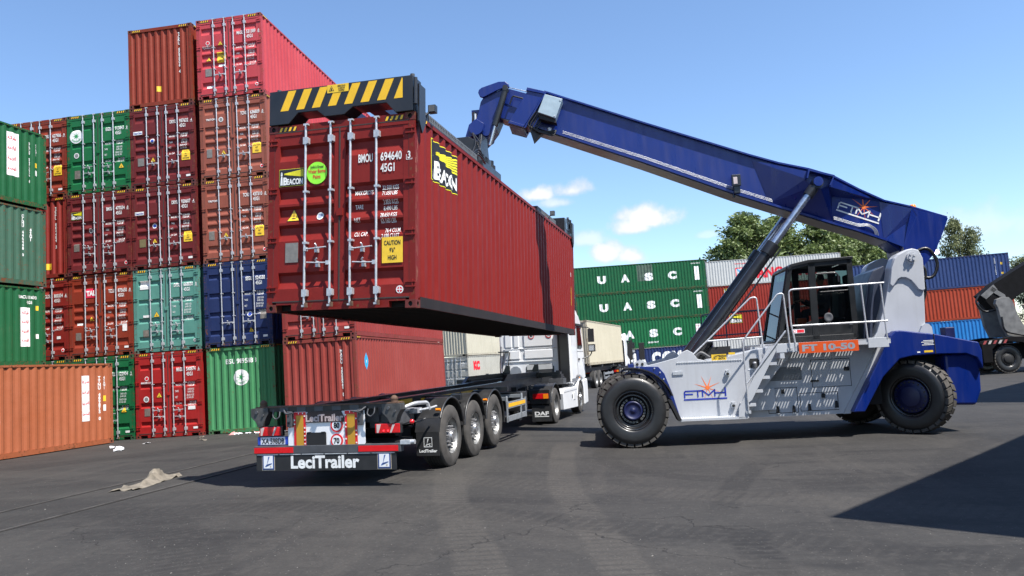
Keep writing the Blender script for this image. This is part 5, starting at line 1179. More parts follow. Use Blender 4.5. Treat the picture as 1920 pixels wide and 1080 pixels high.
cb.prism([(3.64, 3.60), (3.72, 3.70), (4.10, 3.77), (5.06, 3.79), (5.06, 3.73), (4.10, 3.70), (3.76, 3.64), (3.68, 3.56)], 'y', -H_-.06, H_+.06); cb.box(3.28, -H_, 1.97, 5.04, H_, 2.06); cb.box(4.98, -H_, 2.0, 5.04, H_, 2.7)
cab = cb.build('cab', [plain('black cab paint', (.006, .0065, .007), .42, 0, .2, 5.)], rs, .008)
p = MB()
for y in (-.66, .66): p.tube([(3.30, y, 2.02), (3.67, y, 3.62)], .035, 8)
p.tube([(3.30, -.66, 2.02), (3.30, .66, 2.02)], .04); p.tube([(3.67, -.66, 3.62), (3.67, .66, 3.62)], .04); p.build('windscreen_frame', [MATS['black cab paint']], cab)
p = MB(); p.add([(3.31, -.65, 2.04), (3.31, .65, 2.04), (3.665, .65, 3.60), (3.665, -.65, 3.60)], [(0, 3, 2, 1)]); p.build('windscreen', [glass_tree_tint], cab)
for y in (-H_, H_):
    p = MB(); p.add([(3.44, y, 2.17), (4.08, y, 2.46), (4.10, y, 3.66), (3.76, y, 3.61)], [(0, 1, 2, 3)]); p.build('side_window', [glass], cab)
    p = MB(); p.add([(4.24, y, 2.36), (4.93, y, 2.36), (4.93, y, 3.62), (4.24, y, 3.62)], [(0, 1, 2, 3)]); p.build('door_window', [glass], cab)
p = MB(); p.add([(5.01, -.64, 2.7), (5.01, .64, 2.7), (5.01, .64, 3.7), (5.01, -.64, 3.7)], [(0, 1, 2, 3)]); p.build('rear_window', [glass], cab)
p = MB(); p.tube([(4.26, -.72, 3.45), (4.66, -.72, 3.46), (4.72, -.72, 3.40), (4.72, -.72, 3.25)], .022, 8, 0, .05); p.tube([(4.3, -.73, 3.05), (4.9, -.73, 3.06)], .012); p.build('door_bar', [black], cab); p = MB(); p.lathe([(.085, 0), (.10, -.02), (.085, -.03), (.05, -.015), (.001, -.01)], (4.43, -.72, 2.49), (0, 1, 0), 18, 1); p.build('air_vent', [black, dgrey], cab); p = MB(); p.box(4.86, -.75, 2.30, 4.92, -.71, 2.34, 1); p.build('door_handle', [black, dgrey], cab)
p = MB(); p.box(4.45, -.28, 2.35, 4.95, .28, 2.50); p.prism([(4.80, 2.45), (4.98, 2.5), (4.98, 3.25), (4.86, 3.25)], 'y', -.26, .26); p.box(4.86, -.14, 3.25, 4.96, .14, 3.45); p.box(4.5, -.2, 2.06, 4.9, .2, 2.35); p.build('seat', [dblack], cab, .04)
p = MB(); p.tube([(3.62, 0, 2.06), (3.72, 0, 2.6), (3.86, 0, 2.80)], .04, 8); p.box(3.5, -.5, 2.06, 3.72, .5, 2.35); p.build('console', [dblack], cab); p = MB(); p.lathe([(.19, -.015), (.21, 0), (.19, .015), (.175, 0), (.19, -.015)], (3.88, 0, 2.82), (-.55, 0, .83), 28); p.tube([(3.78, -.0, 2.66), (3.88, 0, 2.82)], .02); p.tube([(3.88, -.19, 2.82), (3.88, .19, 2.82)], .014); p.build('steering_wheel', [dblack], cab)
p = MB(); p.box(3.86, -.40, 2.30, 4.06, -.25, 2.52); p.build('document_box', [plain('orange red plastic', (.75, .10, .02), .4)], cab, .02)
b = MB(); b.flat(rect(3.64, 2.18, 3.90, 2.265), back(-.725), 0); b.flat(circ(3.69, 2.222, .03, 14), back(-.727), 1); b.flat(circ(3.69, 2.222, .02, 14), back(-.7285), 0); b.flat(rect(3.74, 2.19, 3.89, 2.255), back(-.727), 1); b.build('safety_sticker', [white, red_ink], cab)
# operator
def person(label, loc, rot):
    o0 = thing('person', label, 'person', loc, rot)
    V = [(0, 0, 0), (-.02, 0, .2), (-.03, 0, .42), (-.05, 0, .55), (-.06, 0, .62)]; E_ = [(0, 1), (1, 2), (2, 3), (3, 4)]; rad = [.16, .15, .17, .10, .055]
    def chain(start, pts, rs_):
        i = start
        for p, r_ in zip(pts, rs_): V.append(p); rad.append(r_); E_.append((i, len(V)-1)); i = len(V)-1
        return i
    for s in (-1, 1):
        chain(2, [(-.03, s*.19, .48), (-.10, s*.25, .24), (-.33, s*.20, .20), (-.50, s*.16, .30)], [.075, .055, .045, .032])
        chain(0, [(-.10, s*.11, .0), (-.48, s*.13, .06), (-.52, s*.13, -.34), (-.66, s*.13, -.38)], [.10, .075, .055, .04])
    me = bpy.data.meshes.new('person'); me.from_pydata(V, E_, []); o = bpy.data.objects.new('clothed_body', me); COL.objects.link(o); o.parent = o0
    sk = o.modifiers.new('skin', 'SKIN'); 
    for i, r_ in enumerate(rad): me.skin_vertices[0].data[i].radius = (r_, r_)
    me.skin_vertices[0].data[0].use_root = True
    su = o.modifiers.new('sub', 'SUBSURF'); su.levels = 2; su.render_levels = 2; me.materials.append(plain('dark work shirt', (.018, .022, .035), .8))
    skin = plain('skin', (.42, .22, .14), .5)
    h = MB(); h.lathe([(.001, -.12), (.05, -.11), (.068, -.05), (.078, .02), (.07, .08), (.045, .115), (.001, .125)], (-.08, 0, .74), (0, 0, 1), 18)
    h.lathe([(.012, 0), (.02, .03), (.001, .05)], (-.155, 0, .70), (0, 0, 1), 8)
    for s in (-1, 1): h.lathe([(.001, -.025), (.018, 0), (.001, .025)], (-.07, s*.08, .73), (0, 0, 1), 8); h.box(-.155, s*.028-.012, .745, -.148, s*.028+.012, .757, 1)
    h.box(-.158, -.022, .664, -.150, .022, .672, 1); h.build('head', [skin, black_ink], o0)
    h = MB(); h.lathe([(.084, -.02), (.082, .04), (.06, .10), (.001, .135)], (-.07, 0, .76), (0, 0, 1), 18); h.prism([(-.15, .755), (-.21, .745), (-.21, .755), (-.15, .775)], 'y', -.06, .06); h.build('cap', [plain('dark cap', (.015, .016, .02), .8)], o0)
    for s in (-1, 1):
        h = MB(); h.box(-.60, s*.16-.04, .29, -.51, s*.16+.04, .325)
        for k in range(4): h.tube([(-.595, s*.16-.03+k*.02, .31), (-.64-.006*(k in (1, 2)), s*.16-.03+k*.02, .30), (-.645, s*.16-.03+k*.02, .265), (-.62, s*.16-.03+k*.02, .25)], .009, 6)
        h.tube([(-.54, s*.12, .31), (-.585, s*.10, .295), (-.61, s*.105, .275)], .010, 6); h.build('hand', [skin], o0, .01)
    return o0
q = RM @ Vector((4.62, 0, 2.62)); person('operator in dark clothes and cap sitting at the wheel inside the black cab', q, (0, .0185, .035))
# lift cylinders
for y in (-.72, .72):
    A = Vector((1.30, y, 1.62)); B_ = Vector((4.45, y, 5.46)); d = (B_-A).normalized(); mid_ = A+d*3.30
    b = MB(); b.cyl(A, mid_, .125, n=20); b.cyl(mid_-d*.28, mid_, .155, n=20); b.lathe([(.13, -.12), (.13, .12)], A, (0, 1, 0), 18); b.tube([A+d*1.2+Vector((.16, -.05, -.1)), A+d*2.2+Vector((.17, -.05, -.12)), mid_+Vector((.15, 0, -.12))], .02, 6); ly = b.build('lift_cylinder', [black], rs)
    b = MB(); b.cyl(mid_, B_-d*.28, .085, n=18, mi=0); b.cyl(B_-d*.34, B_-d*.12, .12, n=16, mi=1); b.cyl(B_+Vector((0, .1, 0)), B_-Vector((0, .1, 0)), .12, n=18, mi=1); b.build('piston_rod', [steel, black], ly)
b = MB(); b.tube([(1.45, -.7, 1.6), (1.75, -.65, 1.95), (1.9, -.6, 2.15), (1.85, -.4, 1.9)], .05, 7, 0, .15); b.box(1.6, -.6, 1.6, 2.3, .6, 1.98, 1); b.tube([(1.4, -.85, 1.7), (1.6, -.8, 1.9), (1.8, -.8, 1.75)], .04, 6, 2, .1); b.build('hydraulic_block', [hose, dblack, dgrey], rs)
# blue rear fender, counterweight, mast
b = MB(); RF = [(4.49, .50), (5.36, 2.01), (5.47, 2.105), (5.56, 2.11), (6.22, 2.0), (6.24, 2.0), (7.06, 1.79), (7.11, 1.62), (7.10, 1.25), (7.00, 1.48), (6.80, 1.57), (6.19, 1.59), (5.77, 1.58), (5.50, 1.53), (5.14, 1.18), (4.72, .50)]
for s in (-1, 1): b.prism(RF, 'y', s*1.62, s*1.36)
b.prism([(5.4, 1.62), (5.5, 2.08), (6.22, 1.98), (7.05, 1.78), (7.08, 1.58), (5.6, 1.56)], 'y', -1.36, 1.36); b.build('rear_fender', [blue], rs, .02)
b = MB(); b.prism([(6.42, .55), (6.94, .53), (7.07, .82), (7.10, 1.58), (6.42, 1.57)], 'y', -1.52, 1.52); b.build('counterweight', [blue], rs, .05)
b = MB(); b.box(4.7, -1.05, .6, 6.45, 1.05, 1.6); b.build('rear_chassis', [dblack], rs)
b = MB(); F = back(-1.623)
for k, (w, x0) in enumerate(((.20, 5.99), (.24, 5.95), (.18, 6.0), (.24, 5.96))): b.flat(rect(x0, 1.865-k*.028, x0+w, 1.878-k*.028), F, 0)
b.flat(rect(5.99, 1.635, 6.16, 1.675), F, 1); b.flat(rect(5.85, 1.635, 5.91, 1.66), F, 0); b.box(6.2, -1.628, 1.6, 6.215, -1.618, 2.0, 2); b.build('fender_label', [wlet, ylab, dblack], rs)
b = MB(); b.box(6.62, -1.2, 1.9, 6.82, -.95, 2.13); b.build('rear_light_box', [plain('dark blue plastic', (.01, .015, .07), .4)], rs, .02)
MP = [(6.31, 1.9), (6.35, 2.42), (6.38, 2.97), (6.41, 3.62), (6.39, 3.73), (6.33, 3.81), (6.22, 3.85), (6.10, 3.83), (5.90, 3.74), (5.82, 3.66), (5.74, 3.46), (5.66, 3.1), (5.52, 2.59), (5.33, 2.10), (5.2, 1.9)]
PAD = [(6.405, 3.62), (6.385, 2.95), (6.33, 2.93), (6.25, 2.96), (6.19, 3.06), (6.12, 3.16), (6.02, 3.225), (5.92, 3.235), (5.85, 3.20), (5.79, 3.12), (5.73, 3.05), (5.68, 3.10), (5.74, 3.44), (5.83, 3.65), (5.91, 3.73), (6.10, 3.82), (6.22, 3.84), (6.33, 3.80)]
for s in (-1, 1):
    b = MB(); b.prism(MP, 'y', s*.98, s*.66); b.prism(PAD, 'y', s*1.03, s*.98); mp_ = b.build('mast_plate', [grey], rs, .015)
    b = MB(); b.cyl((6.16, s*1.02, 3.66), (6.16, s*1.09, 3.66), .10, n=20)
    for k in range(4): b.cyl((6.16+.055*math.cos(k*1.57+.5), s*1.08, 3.66+.055*math.sin(k*1.57+.5)), (6.16+.055*math.cos(k*1.57+.5), s*1.115, 3.66+.055*math.sin(k*1.57+.5)), .028, n=8)
    b.box(6.12, min(s*1.03, s*1.05), 3.50, 6.20, max(s*1.03, s*1.05), 3.60); b.build('pivot_pin', [grey], mp_)
b = MB(); b.prism([(6.17, 2.05), (6.24, 2.19), (6.31, 2.235), (6.38, 2.22), (6.43, 2.15), (6.44, 2.0)], 'y', -1.05, -.98); b.build('lifting_lug', [grey], rs)
b = MB(); b.prism([(5.15, 1.95), (5.22, 2.6), (5.35, 3.2), (5.48, 3.45), (5.72, 3.55), (5.75, 3.3), (5.55, 2.6), (5.38, 1.95)], 'y', -.66, .66); b.prism([(5.18, 1.98), (5.25, 2.55), (5.38, 3.2), (5.42, 3.2), (5.30, 2.55), (5.24, 1.98)], 'y', -.95, -.66); b.build('mast_cover', [plain('dark blue grey panel', (.035, .042, .065), .4, 0, .1)], rs, .03)
b = MB(); rr = random.Random(5)
b.tube([(6.35, -.5, 3.75), (6.75, -.5, 3.95), (6.95, -.5, 3.55), (6.8, -.5, 3.2), (6.4, -.5, 3.3)], .035, 8, 0, .2); b.tube([(6.4, -.4, 3.9), (6.65, -.4, 3.75), (6.55, -.4, 3.2), (6.65, -.4, 2.8), (6.4, -.4, 2.5)], .03, 8, 0, .2); b.tube([(6.4, -.3, 3.7), (6.62, -.3, 3.5), (6.72, -.3, 3.0), (6.5, -.3, 2.4), (6.4, -.3, 2.2)], .03, 8, 0, .2); b.tube([(6.45, -.55, 3.6), (6.62, -.6, 3.45), (6.6, -.6, 3.2), (6.45, -.55, 3.1)], .025, 8, 0, .1)
b.build('hose_bundle', [hose], rs)
# boom
T_ = [(-1.54, 8.22), (.75, 7.26), (3.11, 6.30), (3.75, 6.06), (4.40, 5.87), (4.93, 5.66), (5.47, 5.31), (5.98, 5.02), (6.54, 4.84), (7.28, 4.55)]
B2 = [(7.14, 4.21), (6.91, 3.76), (6.62, 3.46), (6.3, 3.46), (6.22, 3.9), (5.97, 4.13), (5.33, 4.41), (4.84, 4.59), (2.79, 5.41), (.68, 6.35), (-1.86, 7.41)]
b = MB(); b.prism(T_+B2, 'y', -.29, .29)
boom = b.build('boom', [blue], rs)
def strip(line, up, y0, y1, mi=0, th=.035):
    b = MB(); n = len(line); A = line; Bq = []
    for i, p in enumerate(line):
        a, c = line[max(0, i-1)], line[min(n-1, i+1)]; d = math.hypot(c[0]-a[0], c[1]-a[1]); Bq.append((p[0]-(c[1]-a[1])/d*th*up, p[1]+(c[0]-a[0])/d*th*up))
    b.prism(A+Bq[::-1], 'y', y0, y1); return b
strip(T_, 1, -.37, .37).build('top_flange', [blue], boom)
lowline = [(-1.84, 7.40), (.68, 6.34), (2.79, 5.40), (4.84, 4.58), (5.33, 4.40), (5.97, 4.12)]
strip(lowline, 1, -.36, .36, th=.05).build('bottom_flange', [blue], boom)
strip([(p[0]-.01, p[1]-.006) for p in lowline], -1, -.30, .30, th=.012).build('underside_plate', [plain('warm grey underside', (.22, .20, .18), .35, .2, .1, 3.)], boom)
for s in (-1, 1):      # flared pocket carrying the cylinder pin
    Rg = [(3.17, 6.20), (3.48, 5.17), (4.84, 4.64), (4.88, 5.22), (5.85, 5.06), (4.35, 5.84)]; Ap = [(4.24, 5.60), (4.37, 5.41), (4.55, 5.35), (4.71, 5.40), (4.80, 5.56), (4.30, 5.76)]
    vs = [(x, s*.295, z) for x, z in Rg]+[(x, s*.64, z) for x, z in Ap]
    fs = [(0, 1, 6), (1, 7, 6), (1, 2, 8, 7), (2, 9, 8), (2, 3, 9), (3, 4, 9), (4, 10, 9), (4, 5, 11, 10), (5, 0, 11), (0, 6, 11), (6, 7, 8, 9, 10, 11)]
    if s > 0: fs = [f[::-1] for f in fs]
    b = MB(); b.add(vs, fs)
    b.prism([(4.22, 5.58), (4.28, 5.79), (4.83, 5.60), (4.73, 5.38), (4.69, 5.38), (4.79, 5.57), (4.30, 5.74), (4.25, 5.58)], 'y', s*.64, s*.80)
    b.cyl((4.45, s*.6, 5.48), (4.45, s*.86, 5.48), .105, n=18); b.build('cylinder_pocket', [blue], boom)
    b = MB(); vs = [(5.90, s*.295, 5.03), (6.52, s*.50, 4.79), (7.24, s*.50, 4.52), (7.10, s*.50, 4.20), (6.88, s*.50, 3.76), (6.6, s*.50, 3.48), (6.3, s*.50, 3.48), (6.24, s*.50, 3.95), (5.92, s*.295, 4.17), (6.60, s*.50, 4.62), (7.18, s*.50, 4.38)]
    fs = [(0, 8, 7, 9, 1), (1, 9, 10, 2), (9, 7, 6, 5, 4, 3, 10), (0, 1, 2), (8, 0, 7)]
    if s > 0: fs = [f[::-1] for f in fs]
    b.add(vs, fs[:3]); b.prism([(6.50, 4.80), (7.24, 4.53), (7.10, 4.20), (6.88, 3.76), (6.6, 3.48), (6.3, 3.48), (6.24, 3.95)], 'y', s*.495, s*.29); b.build('boom_foot', [blue], boom)
b = MB()
for k in range(3): 
    y = -.325-.0*k; dz = .10+.028*k
    b.tube([(-1.15, y, 7.11+dz-.02), (.68, y, 6.34+dz), (2.79, y, 5.40+dz), (3.55, y, 5.09+dz)], .007, 6)
    b.tube([(4.86, y, 4.60+dz), (5.4, y, 4.40+dz*.9), (5.60, y, 4.42+dz*.8), (5.72+.03*k, y, 4.36+dz*.3), (5.74+.03*k, y, 4.24)], .011, 6, 0, .08)
b.build('pipe_run', [plain('dull pipe', (.30, .31, .34), .4, .6, .2)], boom)
a_ = -.43
def slant(px, pz, ang, y): 
    c, s = math.cos(ang), math.sin(ang); return lambda u, v, i=0: (px+u*c-v*s, y-.0015*i, pz+u*s+v*c)
mark(boom, slant(4.96, 4.93, -.40, -.292), 0, -.02, .96, wlet, plain('orange print', (.80, .17, .03), .45))
b = MB(); b.box(2.66, -.46, 5.60, 2.86, -.38, 5.86, 0); b.box(2.69, -.468, 5.64, 2.78, -.458, 5.80, 1); b.box(2.70, -.42, 5.44, 2.84, -.32, 5.60, 0); b.cyl((2.7, -.3, 5.36), (2.7, -.3, 5.44), .03, n=8); b.build('work_lamp', [black, whitelens], boom, .01)
b = MB(); b.cyl((6.73, 0, 4.78), (6.73, 0, 4.86), .075, n=14, mi=0); b.lathe([(.07, 0), (.07, .07), (.05, .10), (.001, .105)], (6.73, 0, 4.86), (0, 0, 1), 14, 1); b.build('beacon_lamp', [dblack, amber], boom)
b = MB(); b.cyl((6.94, -.40, 3.80), (6.96, -.46, 3.80), .05, n=12); b.build('lit_lamp', [white_led], boom)
b = MB(); b.prism([(-1.51, 8.06), (-1.10, 7.91), (-1.29, 7.46), (-1.70, 7.64)], 'y', -.66, -.33); eb = b.build('electric_box', [plain('pale blue grey box', (.33, .42, .47), .35)], boom, .01)
b = MB()
for (x, z) in ((-1.15, 7.88), (-1.31, 7.52)): b.cyl((x, -.67, z), (x, -.66, z), .02, n=8)
b.prism([(-1.70, 7.62), (-1.30, 7.45), (-1.27, 7.36), (-1.66, 7.50)], 'y', -.60, -.36, 1); b.build('box_fitting', [galv, dblack], boom)
b = MB(); b.prism([(-1.89, 8.32), (-1.52, 8.18), (-2.08, 7.38), (-2.44, 7.51)], 'y', -.42, -.30); b.prism([(-1.89, 8.32), (-1.52, 8.18), (-2.08, 7.38), (-2.44, 7.51)], 'y', .42, .30); b.prism([(-1.93, 8.34), (-1.50, 8.20), (-1.54, 8.14), (-1.96, 8.27)], 'y', -.45, .45); b.prism([(-2.44, 7.51), (-2.08, 7.38), (-2.05, 7.43), (-2.40, 7.57)], 'y', -.45, .45); b.prism([(-1.50, 8.20), (-2.06, 7.37), (-2.02, 7.35), (-1.46, 8.19)], 'y', -.46, -.42); b.build('boom_collar', [blue], boom, .006)
b = MB(); b.prism([(-2.45, 8.44), (-1.4, 8.05), (-1.7, 7.40), (-2.62, 7.72)], 'y', -.24, .24); inner = b.build('inner_boom', [blue], boom)
b = MB(); b.prism([(-2.6, 7.71), (-1.8, 7.40), (-1.8, 7.38), (-2.6, 7.69)], 'y', -.23, .23); b.build('inner_underside', [MATS['warm grey underside']], boom)
b = MB(); b.tube([(-2.42, -.36, 8.42), (-1.6, -.40, 8.14), (-1.45, -.36, 8.10)], .010, 6, 0); b.tube([(-2.38, -.34, 8.0), (-2.3, -.34, 8.2), (-1.95, -.34, 8.07)], .02, 6, 1, .05)
for k in range(5): b.tube([(-1.75+.05*k, -.44, 7.75-.03*k), (-2.0+.05*k, -.5, 7.4-.04*k), (-1.6+.06*k, -.45, 7.22-.03*k), (-1.3, -.4, 7.25)], .016, 6, 1, .12)
b.prism([(-1.95, 7.40), (-1.6, 7.25), (-1.85, 7.02)], 'y', -.40, -.2, 1); b.cyl((-1.46, -.36, 7.33), (-1.46, -.36, 7.12), .05, .04, 10, 2); b.build('boom_nose_cables', [steel, hose, galv], boom)
b = MB(); b.cyl((-1.46, -.405, 7.20), (-1.46, -.42, 7.20), .022, n=10); b.build('green_lamp', [green_led], boom)
# boom head with damping cylinder
LOBE = [(-3.13, 8.33), (-3.11, 8.40), (-3.04, 8.45), (-2.62, 8.56), (-2.46, 8.55), (-2.38, 8.48), (-2.36, 8.40), (-2.45, 8.37), (-2.52, 8.39), (-2.66, 8.35), (-3.02, 8.20), (-3.09, 8.23)]
HEADP = [(-3.00, 8.25), (-2.46, 8.42), (-2.52, 8.05), (-2.62, 7.75), (-2.75, 7.48), (-2.95, 7.24), (-3.14, 7.08), (-3.22, 7.10), (-3.38, 7.28), (-3.35, 7.50), (-3.24, 7.66), (-3.16, 7.85), (-3.09, 8.12)]
b = MB(); b.prism(LOBE, 'y', -.40, -.33); b.prism(LOBE, 'y', .40, .33); b.prism(HEADP, 'y', -.33, .33); hd = b.build('boom_head', [blue], rs, .012)
b = MB(); b.prism([(-3.40, 7.24), (-3.24, 7.12), (-3.20, 6.98), (-3.52, 7.08), (-3.50, 7.2), (-3.38, 7.55), (-3.20, 7.68), (-3.02, 7.55), (-3.05, 7.35)], 'y', -.46, -.34); b.cyl((-3.20, -.58, 7.42), (-3.20, -.33, 7.42), .165, n=28); b.cyl((-2.98, -.40, 7.36), (-2.98, .40, 7.36), .10, n=16); b.build('hanger_link', [blue], hd, .008)
b = MB(); b.cyl((-2.45, -.48, 8.33), (-2.75, -.48, 7.46), .075, n=14, mi=0); b.cyl((-2.75, -.48, 7.46), (-2.90, -.48, 7.0), .035, n=12, mi=1); b.cyl((-2.45, -.56, 8.34), (-2.45, -.33, 8.34), .07, n=12, mi=0); b.build('damping_cylinder', [black, steel], hd)
b = MB(); b.box(-3.34, -.2, 7.84, -3.08, .2, 7.98, 2); b.cyl((-3.27, -.25, 7.9), (-3.31, -.25, 7.45), .05, n=10, mi=0); b.cyl((-3.24, -.3, 7.85), (-3.25, -.3, 7.55), .03, n=8, mi=1); b.build('front_damper', [black, galv, blue], hd)
# spreader, in the frame of the container it holds
SM = RM.inverted() @ HM; HT = 2.896
def sbuild(b, name, mats, parent, bevel=0.):
    o = b.build(name, mats, parent, bevel)
    if parent is rs: o.matrix_basis = SM
    return o
b = MB(); b.box(.55, 4.8, HT+.20, 1.72, 7.4, HT+.60); b.box(.50, 5.4, HT+.30, 1.80, 6.8, HT+.72); b.prism([(4.2, HT+.2), (4.6, HT+.55), (7.6, HT+.55), (8.0, HT+.2)], 'x', .7, 1.72)
b.cyl((1.22, 6.1, HT+.62), (1.22, 6.1, HT+.90), .52, n=32); b.cyl((1.22, 6.1, HT+.90), (1.22, 6.1, HT+1.10), .40, n=32)
for x, y in ((1.62, 5.6), (1.62, 6.5), (.6, 5.5)): b.cyl((x, y, HT+.5), (x, y, HT+.86), .13, n=16); b.cyl((x, y, HT+.86), (x, y, HT+.98), .09, n=12)
sp = sbuild(b, 'spreader', [black], rs, .01)
b = MB(); b.prism([(.75, HT+.95), (1.62, HT+.95), (1.55, HT+1.25), (1.35, HT+1.38), (.95, HT+1.38)], 'y', 5.75, 5.95); b.prism([(.75, HT+.95), (1.62, HT+.95), (1.55, HT+1.25), (1.35, HT+1.38), (.95, HT+1.38)], 'y', 6.25, 6.45); b.cyl((.85, 6.1, HT+1.28), (1.55, 6.1, HT+1.28), .10, n=16); b.prism([(5.75, HT+1.0), (6.45, HT+1.0), (6.3, HT+1.45), (5.9, HT+1.45)], 'x', 1.55, 1.62); b.build('rotator_yoke', [black], sp, .01)
for x in (.72, 1.50):
    for y0, y1 in ((.25, 4.9), (7.3, 11.9)): MB().box(x, y0, HT+.22, x+.26, y1, HT+.50).build('telescopic_beam', [plain('dark blue steel', (.010, .018, .06), .35, 0, .1)], sp)
for far in (0, 1):
    ya, yb_ = (-.03, .30) if not far else (11.89, 12.22)
    prof = [(.02, HT+.005), (.02, HT+.545), (2.42, HT+.545), (2.42, HT+.005), (2.14, HT+.005), (2.00, HT+.165), (1.45, HT+.165), (1.30, HT+.06), (.98, HT+.06), (.85, HT+.165), (.52, HT+.165), (.36, HT+.005)]
    b = MB(); b.prism(prof, 'y', ya, yb_); eb2 = b.build('end_beam', [black], sp, .008)
    b = MB(); y = ya-.003 if not far else yb_+.003
    n = 8
    for k in range(n):
        x0 = .215+k*.272; w, lean = .138, .135; z0, z1 = HT+.215, HT+.525
        poly = [(x0, z0), (x0+w, z0), (x0+w+lean, z1), (x0+lean, z1)]
        if k == n-1: poly = [(x0, z0), (2.26, z0), (2.26, z1-.02), (2.25, z1)]
        b.flat(poly if not far else poly[::-1], lambda a, c: (a, y, c))
    b.build('hazard_stripe', [yel], sp)
    if not far: warn_board('warning_sticker', sp, 1.02, HT+.415, .36, .125, ('PERICOLO', 'CARICHI', 'SOSPESI'), lambda a, c, i=0: (a, ya-.005-.0015*i, c))
    for x in (.09, 2.35):
        b = MB(); b.box(x-.07, (ya+yb_)/2-.08 if far else .05, HT-.005, x+.07, (ya+yb_)/2+.08 if far else .21, HT+.06); b.cyl((x, ya+.16, HT+.5), (x, ya+.16, HT+.62), .035, n=10); b.build('twist_lock', [dgrey], sp)
    b = MB(); q0 = ya+.05 if not far else yb_-.30
    b.prism([(q0, HT+.42), (q0+.24, HT+.42), (q0+.24, HT-.14), (q0+.12, HT-.30), (q0, HT-.14)], 'x', 2.475, 2.505); b.box(2.42, q0+.05, HT+.28, 2.48, q0+.19, HT+.40); b.cyl((2.46, q0-.04, HT+.10), (2.46, q0-.04, HT+.50), .03, n=10); b.build('guide_arm', [black], sp)
    b = MB(); yl = .62 if not far else 9.3
    b.tube([(2.36, yl-.1, HT+.08), (2.46, yl, HT+.2)], .02, 6, 0); b.box(2.42, yl-.05, HT+.16, 2.54, yl+.05, HT+.28, 0); b.box(2.43, yl-.056, HT+.17, 2.53, yl-.05, HT+.27, 1); b.build('work_lamp', [black, plain('dull lamp glass', (.12, .13, .14), .25)], sp, .008)
b = MB(); b.box(2.02, 11.2, HT+.03, 2.42, 11.9, HT+.46); b.box(2.42, 11.3, HT+.14, 2.43, 11.8, HT+.34, 1); b.build('switch_box', [black, plain('smoked cover', (.03, .04, .055), .15)], sp, .01)
chain = plain('grey cable chain', (.16, .165, .17), .45, .3, .2, 20.)
for y0, y1 in ((.55, 3.2), (8.0, 10.2)):
    b = MB(); n = int((y1-y0)/.075)
    for k in range(n): y = y0+k*.075; b.box(2.20, y, HT+.06, 2.38, y+.055, HT+.09, 0); b.box(2.20, y, HT+.15, 2.38, y+.055, HT+.175, 0); b.box(2.36, y+.01, HT+.09, 2.38, y+.045, HT+.15, 0)
    b.box(2.16, y0, HT+.02, 2.40, y1, HT+.05, 1); b.build('cable_tray', [chain, black], sp)
b = MB()
for k in range(3): b.tube([(2.2, 3.2, HT+.16), (2.25, 3.7, HT+.36+.06*k), (2.2, 4.3, HT+.30), (2.0, 4.8, HT+.5)], .018, 6, 0, .2)
for k in range(2): b.tube([(1.6-.2*k, 5.3, HT+.5), (1.75-.15*k, 5.2, HT+.8), (1.65-.1*k, 5.7, HT+1.2), (1.4, 5.9, HT+1.5)], .02, 6, 0, .25)
b.build('hose_bundle', [hose], sp)

# ------------------------------------------------------------------ second, darker reach stacker at the right edge (seen from its other side, boom to the right)
bp = Vector((32.0, 16.6, gz(32, 16.6))); bs = thing('reach_stacker', 'dark worn lifting machine with grey mast and black boom, beyond the blue counterweight', 'reach stacker', bp, (0, 0, .06)); bs.scale = (.9, .9, .9)
wornb = plain('worn black paint', (.006, .006, .007), .8, 0, .35, 3.); wornb.node_tree.nodes['Principled BSDF'].inputs['Specular IOR Level'].default_value = .12; worng = plain('worn pale grey paint', (.14, .14, .137), .6, 0, .3, 3.)
for s in (1, -1): big_wheel(bs, 'rear_wheel', 0, -1.35*s, .75, s == 1, R(6), False, dblack); big_wheel(bs, 'front_wheel', 5.9, -1.9*s, .75, s == 1, 0, True, dblack)
b = MB()
for s in (-1, 1): b.prism([(-1.35, .62), (-1.38, 1.62), (-1.25, 1.78), (.2, 1.92), (1.2, 1.85), (2.4, 1.2), (2.3, .9), (1.25, 1.0), (1.05, 1.35), (.7, 1.58), (0, 1.66), (-.6, 1.55), (-.85, 1.3), (-.88, .62)], 'y', s*1.55, s*1.2)
b.box(-1.36, -1.3, .62, -.85, 1.3, 1.7); b.box(-.6, -1.2, .7, 6.5, 1.2, 1.55); b.prism([(2.3, .9), (2.4, 1.75), (6.4, 1.7), (6.6, .6)], 'y', -1.5, 1.5); b.build('body', [wornb], bs, .02)
b = MB()
for k in range(5): b.flat([(-1.30+k*.26, 1.60), (-1.17+k*.26, 1.60), (-1.06+k*.26, 1.78), (-1.19+k*.26, 1.78)], back(-1.553), k % 2)
b.build('hazard_stripe', [plain('faded red', (.30, .05, .05)), plain('faded white', (.42, .40, .38))], bs)
for s in (-1, 1):
    b = MB(); b.prism([(.35, 1.9), (.10, 2.6), (.0, 3.5), (-.10, 3.72), (-.02, 3.95), (.3, 4.05), (.62, 4.02), (.80, 3.8), (.98, 3.0), (1.25, 2.35), (1.8, 2.1), (1.8, 1.85)], 'y', s*1.0, s*.75); b.build('mast_plate', [worng], bs, .01)
b = MB(); b.prism([(-.50, 4.25), (.30, 4.85), (7.0, 8.5), (7.6, 7.5), (1.6, 4.2), (1.0, 3.8), (.5, 3.5), (.1, 3.45)], 'y', -.4, .4); bo2 = b.build('boom', [wornb], bs)
b = MB(); b.prism([(-.50, 4.25), (.22, 4.79), (.40, 4.52), (-.25, 4.02)], 'y', -.43, -.40); b.prism([(.15, 4.70), (.42, 4.45), (.75, 4.2), (.8, 3.98), (.65, 4.0), (.3, 4.25), (.0, 4.5)], 'y', -.43, -.40); b.build('boom_patch', [worng], bo2)
